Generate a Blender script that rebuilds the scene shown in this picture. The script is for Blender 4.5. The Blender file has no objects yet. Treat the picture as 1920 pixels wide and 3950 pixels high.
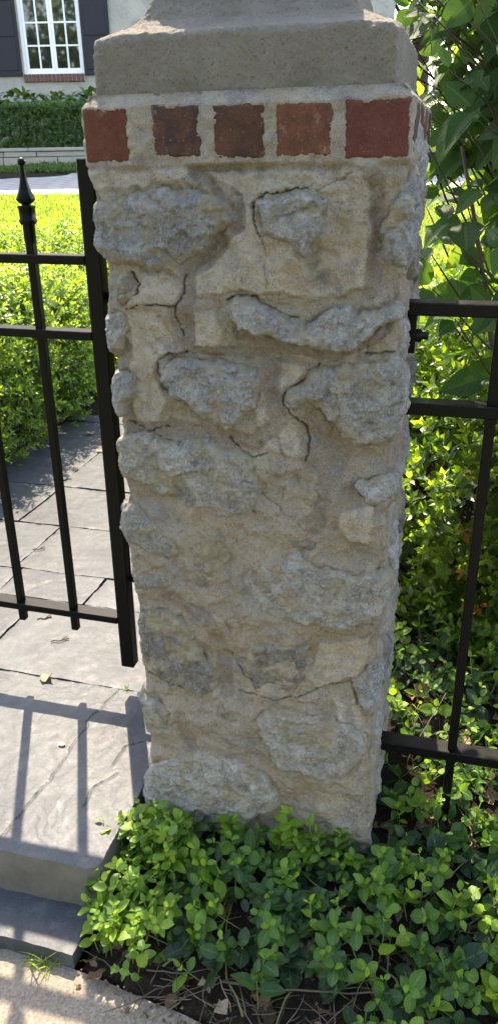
import bpy, bmesh, math, random
import numpy as np
from mathutils import Vector, Matrix

random.seed(7)
rng = np.random.default_rng(7)
SC = bpy.context.scene
COL = SC.collection
R = math.radians

# ------------------------------------------------------------------ camera
CAM = np.array([0.6763, -1.3942, 1.4816])
CR_ = np.array([0.96549368, 0.25991227, -0.01635757])
CU_ = np.array([-0.09287487, 0.40232105, 0.91077551])
CF_ = np.array([-0.24330272, 0.87782879, -0.41257775])
cam = bpy.data.cameras.new('camera')
cam.sensor_fit = 'VERTICAL'
cam.sensor_height = 24.0
cam.lens = 18.05
cam.clip_start = 0.02
cam.clip_end = 400
camo = bpy.data.objects.new('camera', cam)
COL.objects.link(camo)
camo.matrix_world = Matrix(((CR_[0], CU_[0], -CF_[0], CAM[0]), (CR_[1], CU_[1], -CF_[1], CAM[1]),
                            (CR_[2], CU_[2], -CF_[2], CAM[2]), (0, 0, 0, 1)))
SC.camera = camo
YAW = R(15.49)                                   # the garden behind is laid out square to this heading
FA = np.array([-math.sin(YAW), math.cos(YAW), 0.0])
FR = np.array([math.cos(YAW), math.sin(YAW), 0.0])
CAM0 = np.array([CAM[0], CAM[1], 0.0])
def far(lat, d, z):
    return CAM0 + FR * lat + FA * d + np.array([0, 0, z])

# ------------------------------------------------------------------ sky, sun, exposure
SUN_EL, SUN_AZ = R(57.0), R(-25.5)               # azimuth from +Y towards +X
sd = Vector((math.sin(SUN_AZ) * math.cos(SUN_EL), math.cos(SUN_AZ) * math.cos(SUN_EL), math.sin(SUN_EL)))
w = bpy.data.worlds.new('World')
SC.world = w
w.use_nodes = True
nt = w.node_tree
bg = nt.nodes['Background']
sky = nt.nodes.new('ShaderNodeTexSky')
sky.sky_type = 'NISHITA'
sky.sun_disc = False
sky.sun_elevation = SUN_EL
sky.sun_rotation = SUN_AZ
sky.air_density = 1.0
sky.dust_density = 0.8
sky.ozone_density = 0.7
nt.links.new(sky.outputs[0], bg.inputs[0])
bg.inputs[1].default_value = 0.15
sun = bpy.data.lights.new('sun', 'SUN')
sun.energy = 2.45
sun.angle = R(0.53)
sun.color = (1.0, 0.955, 0.88)
suno = bpy.data.objects.new('sun', sun)
COL.objects.link(suno)
suno.rotation_euler = sd.to_track_quat('Z', 'Y').to_euler()
suno.location = sd * 30
SC.view_settings.view_transform = 'Standard'
SC.view_settings.look = 'None'
SC.view_settings.gamma = 1.0
SC.view_settings.use_curve_mapping = False
SC.view_settings.exposure = 2.85
SC.view_settings.use_white_balance = True            # the camera's warm daylight setting for open shade
SC.view_settings.white_balance_temperature = 8300
SC.view_settings.white_balance_tint = 14
SC.render.engine = 'CYCLES'
SC.cycles.max_bounces = 8
SC.cycles.transmission_bounces = 6

# ------------------------------------------------------------------ noise
_T = np.random.default_rng(3).random((64, 64, 64)).astype(np.float32)
def vnoise(x, y, z=0.0):
    x, y, z = np.broadcast_arrays(np.asarray(x, float), np.asarray(y, float), np.asarray(z, float))
    xi, yi, zi = np.floor(x).astype(int), np.floor(y).astype(int), np.floor(z).astype(int)
    fx, fy, fz = x - xi, y - yi, z - zi
    fx, fy, fz = [f * f * f * (f * (f * 6 - 15) + 10) for f in (fx, fy, fz)]
    x0, y0, z0 = xi & 63, yi & 63, zi & 63
    x1, y1, z1 = (xi + 1) & 63, (yi + 1) & 63, (zi + 1) & 63
    a = _T[x0, y0, z0] * (1 - fx) + _T[x1, y0, z0] * fx
    b = _T[x0, y1, z0] * (1 - fx) + _T[x1, y1, z0] * fx
    c = _T[x0, y0, z1] * (1 - fx) + _T[x1, y0, z1] * fx
    d = _T[x0, y1, z1] * (1 - fx) + _T[x1, y1, z1] * fx
    return ((a * (1 - fy) + b * fy) * (1 - fz) + (c * (1 - fy) + d * fy) * fz) * 2 - 1
def fbm(x, y, z=0.0, o=4, g=0.5):
    s, a, n = 0, 1.0, 0
    for i in range(o):
        f = 2.03 ** i
        s = s + a * vnoise(x * f + 17.3 * i, y * f + 5.1 * i, np.asarray(z) * f + 9.7 * i)
        n += a
        a *= g
    return s / n
def ridged(x, y, z=0.0, o=4):
    s, a, n = 0, 1.0, 0
    for i in range(o):
        f = 2.1 ** i
        s = s + a * (1 - 2 * np.abs(vnoise(x * f + 31 * i, y * f + 3 * i, np.asarray(z) * f + 7 * i)))
        n += a
        a *= 0.55
    return s / n
def facets(X, Y, cell, slope, seed):
    """small broken planes: each jittered cell is tilted its own way"""
    gx, gy = np.floor(X / cell).astype(int), np.floor(Y / cell).astype(int)
    best = np.full(X.shape, 9.0); out = np.zeros(X.shape)
    s = int(seed) & 63
    for dx in (-1, 0, 1):
        for dy in (-1, 0, 1):
            a, b = (gx + dx) & 63, (gy + dy) & 63
            cx = (gx + dx + _T[a, b, s]) * cell; cy = (gy + dy + _T[b, a, (s + 7) & 63]) * cell
            d = np.hypot(X - cx, Y - cy)
            h = (_T[a, b, (s + 13) & 63] - .5) * 2 * slope * (X - cx) + (_T[a, b, (s + 29) & 63] - .5) * 2 * slope * (Y - cy) + (_T[b, a, (s + 41) & 63] - .5) * slope * cell * 0.6
            m = d < best
            best = np.where(m, d, best); out = np.where(m, h, out)
    return out
def sstep(a, b, x):
    t = np.clip((x - a) / (b - a), 0, 1)
    return t * t * (3 - 2 * t)

# ------------------------------------------------------------------ objects
def tag(o, label=None, cat=None, group=None, kind=None):
    if label: o['label'] = label
    if cat: o['category'] = cat
    if group: o['group'] = group
    if kind: o['kind'] = kind
    return o
def empty(name, loc, label, cat, group=None, kind=None):
    o = bpy.data.objects.new(name, None)
    o.empty_display_size = 0.05
    COL.objects.link(o)
    o.location = Vector([float(v) for v in loc])
    return tag(o, label, cat, group, kind)
def link(name, me, parent=None, M=None):
    o = bpy.data.objects.new(name, me)
    COL.objects.link(o)
    if parent is not None:
        o.parent = parent
        if parent.parent is None:
            o.matrix_parent_inverse = Matrix.Translation(-Vector(parent.location))
    if M is not None:
        o.matrix_basis = M
    return o
def mesh(name, V, F, mat=None, uv=None, attrs=None, col=None, smooth=True):
    """V (n,3); F (m,3|4) int array or list of arrays; uv per vertex; attrs {name: per-vertex float}; col {name: (n,4)}"""
    V = np.asarray(V, np.float32)
    Fs = F if isinstance(F, list) else [F]
    Fs = [np.asarray(f, np.int32) for f in Fs if len(f)]
    me = bpy.data.meshes.new(name)
    loops = np.concatenate([f.ravel() for f in Fs])
    tot = np.concatenate([np.full(len(f), f.shape[1], np.int32) for f in Fs])
    st = np.concatenate([[0], np.cumsum(tot)[:-1]]).astype(np.int32)
    me.vertices.add(len(V)); me.vertices.foreach_set('co', V.ravel())
    me.loops.add(len(loops)); me.loops.foreach_set('vertex_index', loops)
    me.polygons.add(len(tot)); me.polygons.foreach_set('loop_start', st)
    try:
        me.polygons.foreach_set('loop_total', tot)
    except Exception:
        pass
    me.polygons.foreach_set('use_smooth', np.full(len(tot), smooth))
    if uv is not None:
        l = me.uv_layers.new(name='UVMap')
        l.data.foreach_set('uv', np.asarray(uv, np.float32)[loops].ravel())
    for k, v in (attrs or {}).items():
        a = me.attributes.new(k, 'FLOAT', 'POINT')
        a.data.foreach_set('value', np.asarray(v, np.float32))
    for k, v in (col or {}).items():
        a = me.attributes.new(k, 'FLOAT_COLOR', 'POINT')
        a.data.foreach_set('color', np.asarray(v, np.float32).ravel())
    if mat: me.materials.append(mat)
    me.update(calc_edges=True)
    return me
def grid_faces(ny, nx, mask=None, wrap=False):
    i = np.arange(ny * nx).reshape(ny, nx)
    if wrap:
        j = np.concatenate([i, i[:, :1]], 1)
    else:
        j = i
    F = np.stack([j[:-1, :-1], j[:-1, 1:], j[1:, 1:], j[1:, :-1]], -1).reshape(-1, 4)
    if mask is not None:
        m = mask.ravel()
        F = F[m[F].all(1)]
    return F
def compact(V, F):
    u, inv = np.unique(F, return_inverse=True)
    return u, inv.reshape(F.shape)
def box_mesh(name, x0, x1, y0, y1, z0, z1, mat, bevel=0.0, seg=1):
    bm = bmesh.new()
    bmesh.ops.create_cube(bm, size=1.0)
    for v in bm.verts:
        v.co = Vector(((x0 + x1) / 2 + v.co.x * (x1 - x0), (y0 + y1) / 2 + v.co.y * (y1 - y0), (z0 + z1) / 2 + v.co.z * (z1 - z0)))
    if bevel:
        bmesh.ops.bevel(bm, geom=bm.edges[:], offset=bevel, segments=seg, affect='EDGES', profile=0.5)
    me = bpy.data.meshes.new(name)
    bm.to_mesh(me); bm.free()
    if mat: me.materials.append(mat)
    return me
def box(name, b, mat, parent=None, bevel=0.0, seg=1):
    return link(name, box_mesh(name, *b, mat, bevel, seg), parent)
def fbox(name, l0, l1, d0, d1, z0, z1, mat, parent=None, bevel=0.0):
    """box in garden axes: lateral, distance, height"""
    me = box_mesh(name, l0, l1, d0, d1, z0, z1, mat, bevel)
    M = Matrix(((FR[0], FA[0], 0, CAM0[0]), (FR[1], FA[1], 0, CAM0[1]), (0, 0, 1, 0), (0, 0, 0, 1)))
    me.transform(M)
    return link(name, me, parent)
def tube_arrays(pts, rad, n=6, cap=True):
    P = np.asarray(pts, float)
    rad = np.broadcast_to(np.asarray(rad, float), (len(P),))
    T = np.gradient(P, axis=0)
    T /= np.linalg.norm(T, axis=1, keepdims=True) + 1e-9
    up = np.array([0, 0, 1.0]) if abs(T[:, 2]).mean() < 0.8 else np.array([1.0, 0, 0])
    A = np.cross(T, up); A /= np.linalg.norm(A, axis=1, keepdims=True) + 1e-9
    B = np.cross(T, A)
    th = np.arange(n) / n * 2 * np.pi
    V = P[:, None] + rad[:, None, None] * (A[:, None] * np.cos(th)[None, :, None] + B[:, None] * np.sin(th)[None, :, None])
    F = grid_faces(len(P), n, wrap=True)
    V = V.reshape(-1, 3)
    if cap:
        k = len(V)
        V = np.vstack([V, P[:1], P[-1:]])
        r0 = np.arange(n); e = (len(P) - 1) * n
        F2 = [[k, (i + 1) % n, i, i] for i in r0] + [[k + 1, e + i, e + (i + 1) % n, e + (i + 1) % n] for i in r0]
        T3 = np.array([f[:3] for f in F2])
        return V, F, T3
    return V, F, np.zeros((0, 3), int)
class Mass:
    """collects arrays, builds one mesh"""
    def __init__(s): s.V, s.Q, s.T, s.U, s.A, s.n = [], [], [], [], [], 0
    def add(s, V, Q=None, T=None, uv=None, a=0.5):
        V = np.asarray(V)
        s.V.append(V)
        if Q is not None and len(Q): s.Q.append(np.asarray(Q) + s.n)
        if T is not None and len(T): s.T.append(np.asarray(T) + s.n)
        s.U.append(uv if uv is not None else np.zeros((len(V), 2)))
        s.A.append(np.full(len(V), a) if np.isscalar(a) else a)
        s.n += len(V)
    def tube(s, pts, rad, n=6, a=0.5):
        V, F, T = tube_arrays(pts, rad, n)
        s.add(V, F, T, a=a)
    def mesh(s, name, mat, smooth=True):
        F = []
        if s.Q: F.append(np.concatenate(s.Q))
        if s.T: F.append(np.concatenate(s.T))
        return mesh(name, np.concatenate(s.V), F, mat, uv=np.concatenate(s.U), attrs={'rnd': np.concatenate(s.A)}, smooth=smooth)
def tube(name, pts, rad, mat, parent=None, n=8):
    V, F, T = tube_arrays(pts, rad, n)
    return link(name, mesh(name, V, [F, T], mat), parent)
def lathe_arrays(prof, n, c, ph=0.0):
    th = np.arange(n) / n * 2 * np.pi + ph
    V = np.array([[c[0] + r * np.cos(t), c[1] + r * np.sin(t), c[2] + z] for r, z in prof for t in th])
    return V, grid_faces(len(prof), n, wrap=True)

# ------------------------------------------------------------------ materials
class NT:
    def __init__(s, name):
        s.m = bpy.data.materials.new(name)
        s.m.use_nodes = True
        s.t = s.m.node_tree
        s.p = s.t.nodes['Principled BSDF']
        s.o = s.t.nodes['Material Output']
        s._tc = None
    def n(s, typ, **kw):
        nd = s.t.nodes.new(typ)
        for k, v in kw.items():
            setattr(nd, k, v)
        return nd
    def l(s, a, b): s.t.links.new(a, b)
    def coord(s, kind='Object'):
        if s._tc is None: s._tc = s.n('ShaderNodeTexCoord')
        return s._tc.outputs[kind]
    def geo(s):
        return s.n('ShaderNodeNewGeometry').outputs['Position']
    def noise(s, scale, detail=4, rough=0.55, vec=None, dist=0.0):
        nd = s.n('ShaderNodeTexNoise')
        nd.inputs['Scale'].default_value = scale
        nd.inputs['Detail'].default_value = detail
        nd.inputs['Roughness'].default_value = rough
        nd.inputs['Distortion'].default_value = dist
        s.l(vec if vec is not None else s.geo(), nd.inputs['Vector'])
        return nd.outputs['Fac']
    def voro(s, scale, feature='F1', vec=None, out='Distance', rnd=1.0):
        nd = s.n('ShaderNodeTexVoronoi', feature=feature)
        nd.inputs['Scale'].default_value = scale
        nd.inputs['Randomness'].default_value = rnd
        s.l(vec if vec is not None else s.geo(), nd.inputs['Vector'])
        return nd.outputs[out]
    def ramp(s, fac, stops, interp='LINEAR'):
        nd = s.n('ShaderNodeValToRGB')
        cr = nd.color_ramp
        cr.interpolation = interp
        while len(cr.elements) < len(stops): cr.elements.new(0.5)
        for e, (p, c) in zip(cr.elements, stops):
            e.position = p
            e.color = (c[0], c[1], c[2], 1) if not np.isscalar(c) else (c, c, c, 1)
        s.l(fac, nd.inputs['Fac'])
        return nd.outputs['Color']
    def mix(s, fac, a, b, mode='MIX'):
        nd = s.n('ShaderNodeMix', data_type='RGBA', blend_type=mode)
        for sock, v in ((nd.inputs[0], fac), (nd.inputs[6], a), (nd.inputs[7], b)):
            if hasattr(v, 'is_output'): s.l(v, sock)
            elif np.isscalar(v): sock.default_value = v if sock == nd.inputs[0] else (v, v, v, 1)
            else: sock.default_value = (v[0], v[1], v[2], 1)
        return nd.outputs[2]
    def math(s, op, a, b=0.0, c=None):
        nd = s.n('ShaderNodeMath', operation=op)
        for sock, v in zip(nd.inputs, (a, b, c)):
            if v is None: continue
            if hasattr(v, 'is_output'): s.l(v, sock)
            else: sock.default_value = v
        return nd.outputs[0]
    def attr(s, name, out='Fac'):
        nd = s.n('ShaderNodeAttribute', attribute_name=name)
        return nd.outputs[out]
    def bump(s, h, strength=0.5, dist=0.01, prev=None):
        nd = s.n('ShaderNodeBump')
        nd.inputs['Strength'].default_value = strength
        nd.inputs['Distance'].default_value = dist
        s.l(h, nd.inputs['Height'])
        if prev is not None: s.l(prev, nd.inputs['Normal'])
        return nd.outputs['Normal']
    def base(s, c):
        if hasattr(c, 'is_output'): s.l(c, s.p.inputs['Base Color'])
        else: s.p.inputs['Base Color'].default_value = (c[0], c[1], c[2], 1)
    def set(s, rough=None, spec=None, metal=None, normal=None, ior=None):
        if rough is not None:
            if hasattr(rough, 'is_output'): s.l(rough, s.p.inputs['Roughness'])
            else: s.p.inputs['Roughness'].default_value = rough
        if spec is not None: s.p.inputs['Specular IOR Level'].default_value = spec
        if metal is not None: s.p.inputs['Metallic'].default_value = metal
        if ior is not None: s.p.inputs['IOR'].default_value = ior
        if normal is not None: s.l(normal, s.p.inputs['Normal'])
        return s.m

def m_mortar():
    t = NT('mortar')
    tone = t.n('ShaderNodeAttribute', attribute_name='tone')
    sep = t.n('ShaderNodeSeparateColor')
    t.l(tone.outputs['Color'], sep.inputs[0])
    big = t.noise(7, 5, 0.6)
    mid = t.noise(45, 5, 0.65)
    c = t.ramp(big, [(0.3, (0.214, 0.196, 0.180)), (0.5, (0.284, 0.250, 0.207)), (0.72, (0.331, 0.286, 0.222))])
    c = t.mix(t.math('MULTIPLY', sep.outputs[1], 0.85), c, t.ramp(mid, [(0.3, (0.313, 0.283, 0.239)), (0.7, (0.442, 0.399, 0.340))]))
    c = t.mix(t.math('MULTIPLY', sep.outputs[0], 0.75), c, t.ramp(mid, [(0.3, (0.161, 0.134, 0.115)), (0.7, (0.239, 0.201, 0.178))]))
    # yellowish damp stains and sand grains
    st = t.ramp(t.noise(5.2, 4, 0.55), [(0.50, 0.0), (0.70, 1.0)])
    c = t.mix(t.math('MULTIPLY', st, 0.6), c, (0.253, 0.187, 0.106))
    c = t.mix(t.math('MULTIPLY', t.ramp(t.noise(16, 6, 0.75), [(0.52, 0.0), (0.64, 1.0)]), 0.7), c, (0.170, 0.164, 0.167))
    c = t.mix(t.ramp(t.noise(150, 5, 0.75), [(0.3, 0.4), (0.47, 0.0)]), c, t.mix(1.0, c, (0.385, 0.360, 0.368), 'MULTIPLY'))
    mp = t.n('ShaderNodeMapping'); mp.inputs['Scale'].default_value = (1.0, 1.0, 0.28)
    t.l(t.geo(), mp.inputs['Vector'])
    c = t.mix(t.math('MULTIPLY', t.ramp(t.noise(30, 6, 0.7, vec=mp.outputs[0]), [(0.54, 0.0), (0.66, 1.0)]), 0.5), c, (0.175, 0.168, 0.150))
    mp2 = t.n('ShaderNodeMapping'); mp2.inputs['Scale'].default_value = (0.35, 0.35, 1.0); mp2.inputs['Rotation'].default_value = (0, 0.35, 0)
    t.l(t.geo(), mp2.inputs['Vector'])
    trowel = t.noise(95, 4, 0.6, vec=mp2.outputs[0])
    pits = t.ramp(t.noise(300, 3, 0.6), [(0.33, 1.0), (0.41, 0.0)])
    c = t.mix(t.math('MULTIPLY', pits, 0.6), c, (0.075, 0.06, 0.045))
    gr = t.ramp(t.noise(380, 2, 0.5), [(0.58, 0.0), (0.68, 1.0)])
    c = t.mix(t.math('MULTIPLY', gr, 0.25), c, (0.62, 0.58, 0.50))
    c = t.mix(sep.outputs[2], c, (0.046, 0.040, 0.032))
    t.base(c)
    b = t.bump(t.noise(55, 7, 0.78), 1.0, 0.010)
    b = t.bump(t.noise(210, 5, 0.75), 0.8, 0.0035, b)
    b = t.bump(trowel, 0.5, 0.005, b)
    return t.set(0.93, 0.2, normal=b)
def m_stone(name, dark, mid_, light, warm=0.0):
    t = NT(name)
    oi = t.n('ShaderNodeObjectInfo')
    n1 = t.noise(24, 7, 0.72, dist=0.4)
    n2 = t.noise(140, 5, 0.78)
    c = t.ramp(n1, [(0.30, dark), (0.5, mid_), (0.70, light)])
    c = t.mix(t.ramp(n2, [(0.48, 0.0), (0.64, 0.9)]), c, light)
    c = t.mix(t.ramp(t.noise(210, 4, 0.75), [(0.32, 0.7), (0.43, 0.0)]), c, (dark[0] * .6, dark[1] * .6, dark[2] * .6))
    c = t.mix(t.ramp(t.noise(70, 4, 0.75), [(0.57, 0.0), (0.70, 0.6)]), c, (dark[0] * .6, dark[1] * .5, dark[2] * .5))
    sta = t.ramp(t.noise(9, 4, 0.6), [(0.5, 0.0), (0.72, 1.0)])
    c = t.mix(t.math('MULTIPLY', sta, 0.55 + warm), c, (0.304, 0.257, 0.178))
    br = t.math('MULTIPLY_ADD', oi.outputs['Random'], 0.3, 0.85)
    c = t.mix(1.0, c, br, 'MULTIPLY')
    pits = t.ramp(t.noise(260, 3, 0.6), [(0.30, 1.0), (0.40, 0.0)])
    c = t.mix(t.math('MULTIPLY', pits, 0.7), c, (0.066, 0.062, 0.059))
    sp = t.ramp(t.noise(420, 2, 0.5), [(0.64, 0.0), (0.72, 1.0)])
    c = t.mix(t.math('MULTIPLY', sp, 0.4), c, (0.750, 0.750, 0.739))
    fm = t.mix(t.ramp(t.noise(55, 4, 0.7), [(0.35, 0.0), (0.65, 1.0)]), (0.264, 0.231, 0.169), (0.409, 0.363, 0.271))
    c = t.mix(t.attr('film'), c, fm)
    t.base(c)
    b = t.bump(t.noise(42, 8, 0.8), 1.0, 0.018)
    b = t.bump(t.noise(150, 6, 0.78), 1.0, 0.006, b)
    return t.set(0.88, 0.3, normal=b)
def m_concrete():
    t = NT('cap_concrete')
    c = t.ramp(t.noise(11, 6, 0.65), [(0.3, (0.143, 0.130, 0.110)), (0.7, (0.192, 0.177, 0.155))])
    dk = t.ramp(t.noise(230, 4, 0.65), [(0.30, 1.0), (0.44, 0.0)])
    c = t.mix(t.math('MULTIPLY', dk, 0.75), c, (0.053, 0.047, 0.041))
    wh = t.ramp(t.voro(160), [(0.0, 1.0), (0.16, 0.0)])
    wm = t.ramp(t.noise(60, 2), [(0.5, 0.0), (0.6, 1.0)])
    c = t.mix(t.math('MULTIPLY', t.math('MULTIPLY', wh, wm), 0.8), c, (0.419, 0.419, 0.407))
    t.base(c)
    b = t.bump(t.noise(190, 5, 0.75), 1.0, 0.0042)
    b = t.bump(t.noise(30, 4, 0.6), 0.3, 0.006, b)
    return t.set(0.95, 0.15, normal=b)
def m_brick(name, c0, c1, c2, spread=0.5):
    t = NT(name)
    n = t.noise(26, 5, 0.6, dist=0.5)
    c = t.ramp(n, [(0.33, c0), (0.5, c1), (0.68, c2)])
    c = t.mix(t.ramp(t.noise(330, 2), [(0.66, 0.0), (0.76, 0.6)]), c, (0.30, 0.21, 0.165))
    c = t.mix(t.ramp(t.noise(180, 3), [(0.3, 0.6), (0.4, 0.0)]), c, (c0[0] * .4, c0[1] * .4, c0[2] * .4))
    sm = t.ramp(t.noise(34, 6, 0.78), [(0.57, 0.0), (0.66, 0.85)])
    c = t.mix(t.math('MULTIPLY', sm, spread), c, (0.33, 0.29, 0.24))
    t.base(c)
    b = t.bump(t.noise(200, 5, 0.75), 0.7, 0.003)
    return t.set(0.85, 0.15, normal=b)
def m_slate():
    t = NT('slate')
    oi = t.n('ShaderNodeObjectInfo')
    warp = t.noise(3.5, 6, 0.62, dist=0.8)
    c = t.ramp(warp, [(0.32, (0.035, 0.042, 0.049)), (0.5, (0.048, 0.054, 0.061)), (0.66, (0.061, 0.070, 0.074))])
    c = t.mix(t.ramp(t.noise(16, 6, 0.7), [(0.52, 0.0), (0.66, 0.6)]), c, (0.083, 0.093, 0.097))
    c = t.mix(1.0, c, t.math('MULTIPLY_ADD', oi.outputs['Random'], 0.22, 0.88), 'MULTIPLY')
    c = t.mix(t.ramp(t.noise(260, 2), [(0.66, 0.0), (0.74, 0.7)]), c, (0.158, 0.176, 0.182))
    c = t.mix(t.ramp(t.noise(170, 5, 0.75), [(0.36, 0.5), (0.5, 0.0)]), c, t.mix(1.0, c, (0.340, 0.372, 0.390), 'MULTIPLY'))
    c = t.mix(t.ramp(t.noise(7, 6, 0.7), [(0.58, 0.0), (0.7, 0.5)]), c, (0.051, 0.054, 0.049))
    crk = t.attr('crack')
    c = t.mix(crk, c, (0.014, 0.015, 0.016))
    t.base(c)
    ter = t.n('ShaderNodeMath', operation='SNAP')
    t.l(t.noise(5.5, 5, 0.6, dist=1.2), ter.inputs[0]); ter.inputs[1].default_value = 0.06
    b = t.bump(ter.outputs[0], 0.45, 0.012)
    b = t.bump(t.noise(120, 5, 0.65), 0.3, 0.003, b)
    return t.set(t.ramp(t.noise(30, 3), [(0.3, 0.42), (0.7, 0.58)]), 0.2, normal=b)
def m_riser():
    t = NT('riser_stone')
    c = t.ramp(t.noise(14, 6, 0.65), [(0.3, (0.078, 0.075, 0.069)), (0.7, (0.126, 0.120, 0.108))])
    t.base(c)
    return t.set(0.85, 0.3, normal=t.bump(t.noise(90, 6, 0.7), 0.6, 0.006))
def m_sidewalk():
    t = NT('sidewalk_concrete')
    c = t.ramp(t.noise(5, 5, 0.6), [(0.3, (0.142, 0.115, 0.089)), (0.7, (0.189, 0.157, 0.125))])
    v = t.n('ShaderNodeTexVoronoi'); v.inputs['Scale'].default_value = 210; t.l(t.geo(), v.inputs['Vector'])
    c = t.mix(0.45, c, t.ramp(v.outputs['Color'], [(0.1, (0.073, 0.062, 0.052)), (0.5, (0.172, 0.146, 0.115)), (0.95, (0.288, 0.262, 0.226))]))
    c = t.mix(t.ramp(t.noise(2.4, 4), [(0.55, 0.0), (0.75, 0.5)]), c, (0.100, 0.078, 0.058))
    t.base(c)
    return t.set(0.9, 0.25, normal=t.bump(t.noise(260, 4, 0.7), 0.6, 0.003))
def m_soil():
    t = NT('soil')
    c = t.ramp(t.noise(55, 7, 0.75), [(0.3, (0.010, 0.0075, 0.0055)), (0.55, (0.028, 0.02, 0.014)), (0.75, (0.07, 0.05, 0.036))])
    t.base(c)
    return t.set(0.95, 0.15, normal=t.bump(t.noise(120, 7, 0.75), 1.0, 0.02))
def m_grass_ground():
    t = NT('turf')
    c = t.ramp(t.noise(9, 5, 0.7), [(0.3, (0.06, 0.10, 0.015)), (0.7, (0.13, 0.18, 0.03))])
    t.base(c)
    return t.set(0.9, 0.2, normal=t.bump(t.noise(160, 4, 0.7), 1.0, 0.02))
def m_pavers():
    t = NT('pavers')
    mp = t.n('ShaderNodeMapping'); mp.inputs['Rotation'].default_value = (0, 0, YAW + 0.12)
    t.l(t.geo(), mp.inputs['Vector'])
    b = t.n('ShaderNodeTexBrick')
    b.inputs['Scale'].default_value = 1.0
    b.inputs['Brick Width'].default_value = 0.34; b.inputs['Row Height'].default_value = 0.2
    b.inputs['Mortar Size'].default_value = 0.012
    b.inputs['Color1'].default_value = (0.30, 0.285, 0.27, 1); b.inputs['Color2'].default_value = (0.36, 0.335, 0.31, 1)
    b.inputs['Mortar'].default_value = (0.15, 0.14, 0.125, 1)
    t.l(mp.outputs[0], b.inputs['Vector'])
    t.base(t.mix(t.ramp(t.noise(1.4, 4), [(0.4, 0.0), (0.7, 0.4)]), b.outputs['Color'], (0.22, 0.21, 0.20)))
    return t.set(0.85, 0.3)
def m_metal(name='black_paint', tint=(0.0016, 0.0016, 0.0018), wear=0.0):
    t = NT(name)
    c = t.mix(t.ramp(t.noise(40, 5, 0.7), [(0.6, 0.0), (0.72, 0.5 + wear)]), tint, (0.005, 0.0048, 0.005))
    t.base(c)
    b = t.bump(t.noise(230, 3, 0.6), 0.16, 0.001)
    return t.set(t.ramp(t.noise(60, 4), [(0.3, 0.36), (0.7, 0.48)]), 0.13, normal=b)
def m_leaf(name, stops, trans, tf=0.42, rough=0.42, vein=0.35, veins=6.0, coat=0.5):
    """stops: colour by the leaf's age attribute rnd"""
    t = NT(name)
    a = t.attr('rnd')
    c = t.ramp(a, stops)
    tc = t.ramp(a, trans)
    uv = t.n('ShaderNodeUVMap')
    sx = t.n('ShaderNodeSeparateXYZ'); t.l(uv.outputs[0], sx.inputs[0])
    du = t.math('ABSOLUTE', t.math('SUBTRACT', sx.outputs[0], 0.5))
    mid = t.ramp(du, [(0.0, 1.0), (0.06, 0.0)])
    sv = t.math('SINE', t.math('MULTIPLY', t.math('SUBTRACT', sx.outputs[1], t.math('MULTIPLY', du, 0.55)), veins * 6.283))
    sv = t.ramp(sv, [(0.86, 0.0), (1.0, 0.55)])
    vm = t.math('MULTIPLY', t.math('MAXIMUM', mid, sv), vein)
    mot = t.noise(70, 4, 0.6)
    c = t.mix(1.0, c, t.math('MULTIPLY_ADD', mot, 0.5, 0.75), 'MULTIPLY')
    c = t.mix(vm, c, t.mix(0.5, tc, (0.30, 0.36, 0.16)))
    tc2 = t.mix(t.math('MULTIPLY', vm, 0.6), tc, t.mix(1.0, tc, 0.55, 'MULTIPLY'))
    t.base(c)
    h = t.math('ADD', t.math('MULTIPLY', sv, 0.6), mid)
    t.set(rough, coat, normal=t.bump(h, 0.35, 0.002))
    tr = t.n('ShaderNodeBsdfTranslucent'); t.l(tc2, tr.inputs['Color'])
    mx = t.n('ShaderNodeMixShader'); mx.inputs[0].default_value = tf
    t.l(t.p.outputs[0], mx.inputs[1]); t.l(tr.outputs[0], mx.inputs[2]); t.l(mx.outputs[0], t.o.inputs['Surface'])
    return t.m
def m_plain(name, c, rough=0.6, spec=0.4, var=0.0, scale=20, bump=0.0):
    t = NT(name)
    if var:
        t.base(t.mix(t.noise(scale, 5, 0.65), [v * (1 - var) for v in c], [min(1, v * (1 + var)) for v in c]))
    else:
        t.base(c)
    t.set(rough, spec)
    if bump: t.set(normal=t.bump(t.noise(scale * 3, 5, 0.7), bump, 0.01))
    return t.m
def m_rndramp(name, stops, rough=0.85, trans=None, tf=0.25):
    t = NT(name)
    c = t.ramp(t.attr('rnd'), stops)
    c = t.mix(1.0, c, t.math('MULTIPLY_ADD', t.noise(90, 4, 0.7), 0.8, 0.6), 'MULTIPLY')
    t.base(c); t.set(rough, 0.2)
    if trans:
        tr = t.n('ShaderNodeBsdfTranslucent'); tr.inputs['Color'].default_value = (*trans, 1)
        mx = t.n('ShaderNodeMixShader'); mx.inputs[0].default_value = tf
        t.l(t.p.outputs[0], mx.inputs[1]); t.l(tr.outputs[0], mx.inputs[2]); t.l(mx.outputs[0], t.o.inputs['Surface'])
    return t.m
def m_house():
    t = NT('house_rubble_wall')
    v = t.n('ShaderNodeTexVoronoi', feature='SMOOTH_F1'); v.inputs['Scale'].default_value = 3.2
    t.l(t.geo(), v.inputs['Vector'])
    ms = t.ramp(t.noise(3.4, 5, 0.65, dist=0.6), [(0.52, 0.0), (0.6, 1.0)])
    c = t.ramp(t.noise(1.8, 5), [(0.3, (0.29, 0.278, 0.245)), (0.7, (0.40, 0.38, 0.335))])
    c = t.mix(t.math('MULTIPLY', ms, 0.8), c, t.ramp(v.outputs['Color'], [(0.2, (0.22, 0.21, 0.205)), (0.8, (0.40, 0.385, 0.36))]))
    t.base(c)
    return t.set(0.9, 0.2, normal=t.bump(t.noise(7, 6, 0.7), 0.8, 0.05))
def m_glass():
    t = NT('window_glass')
    t.base((0.012, 0.014, 0.013))
    return t.set(0.03, 0.5, ior=1.75)

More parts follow.
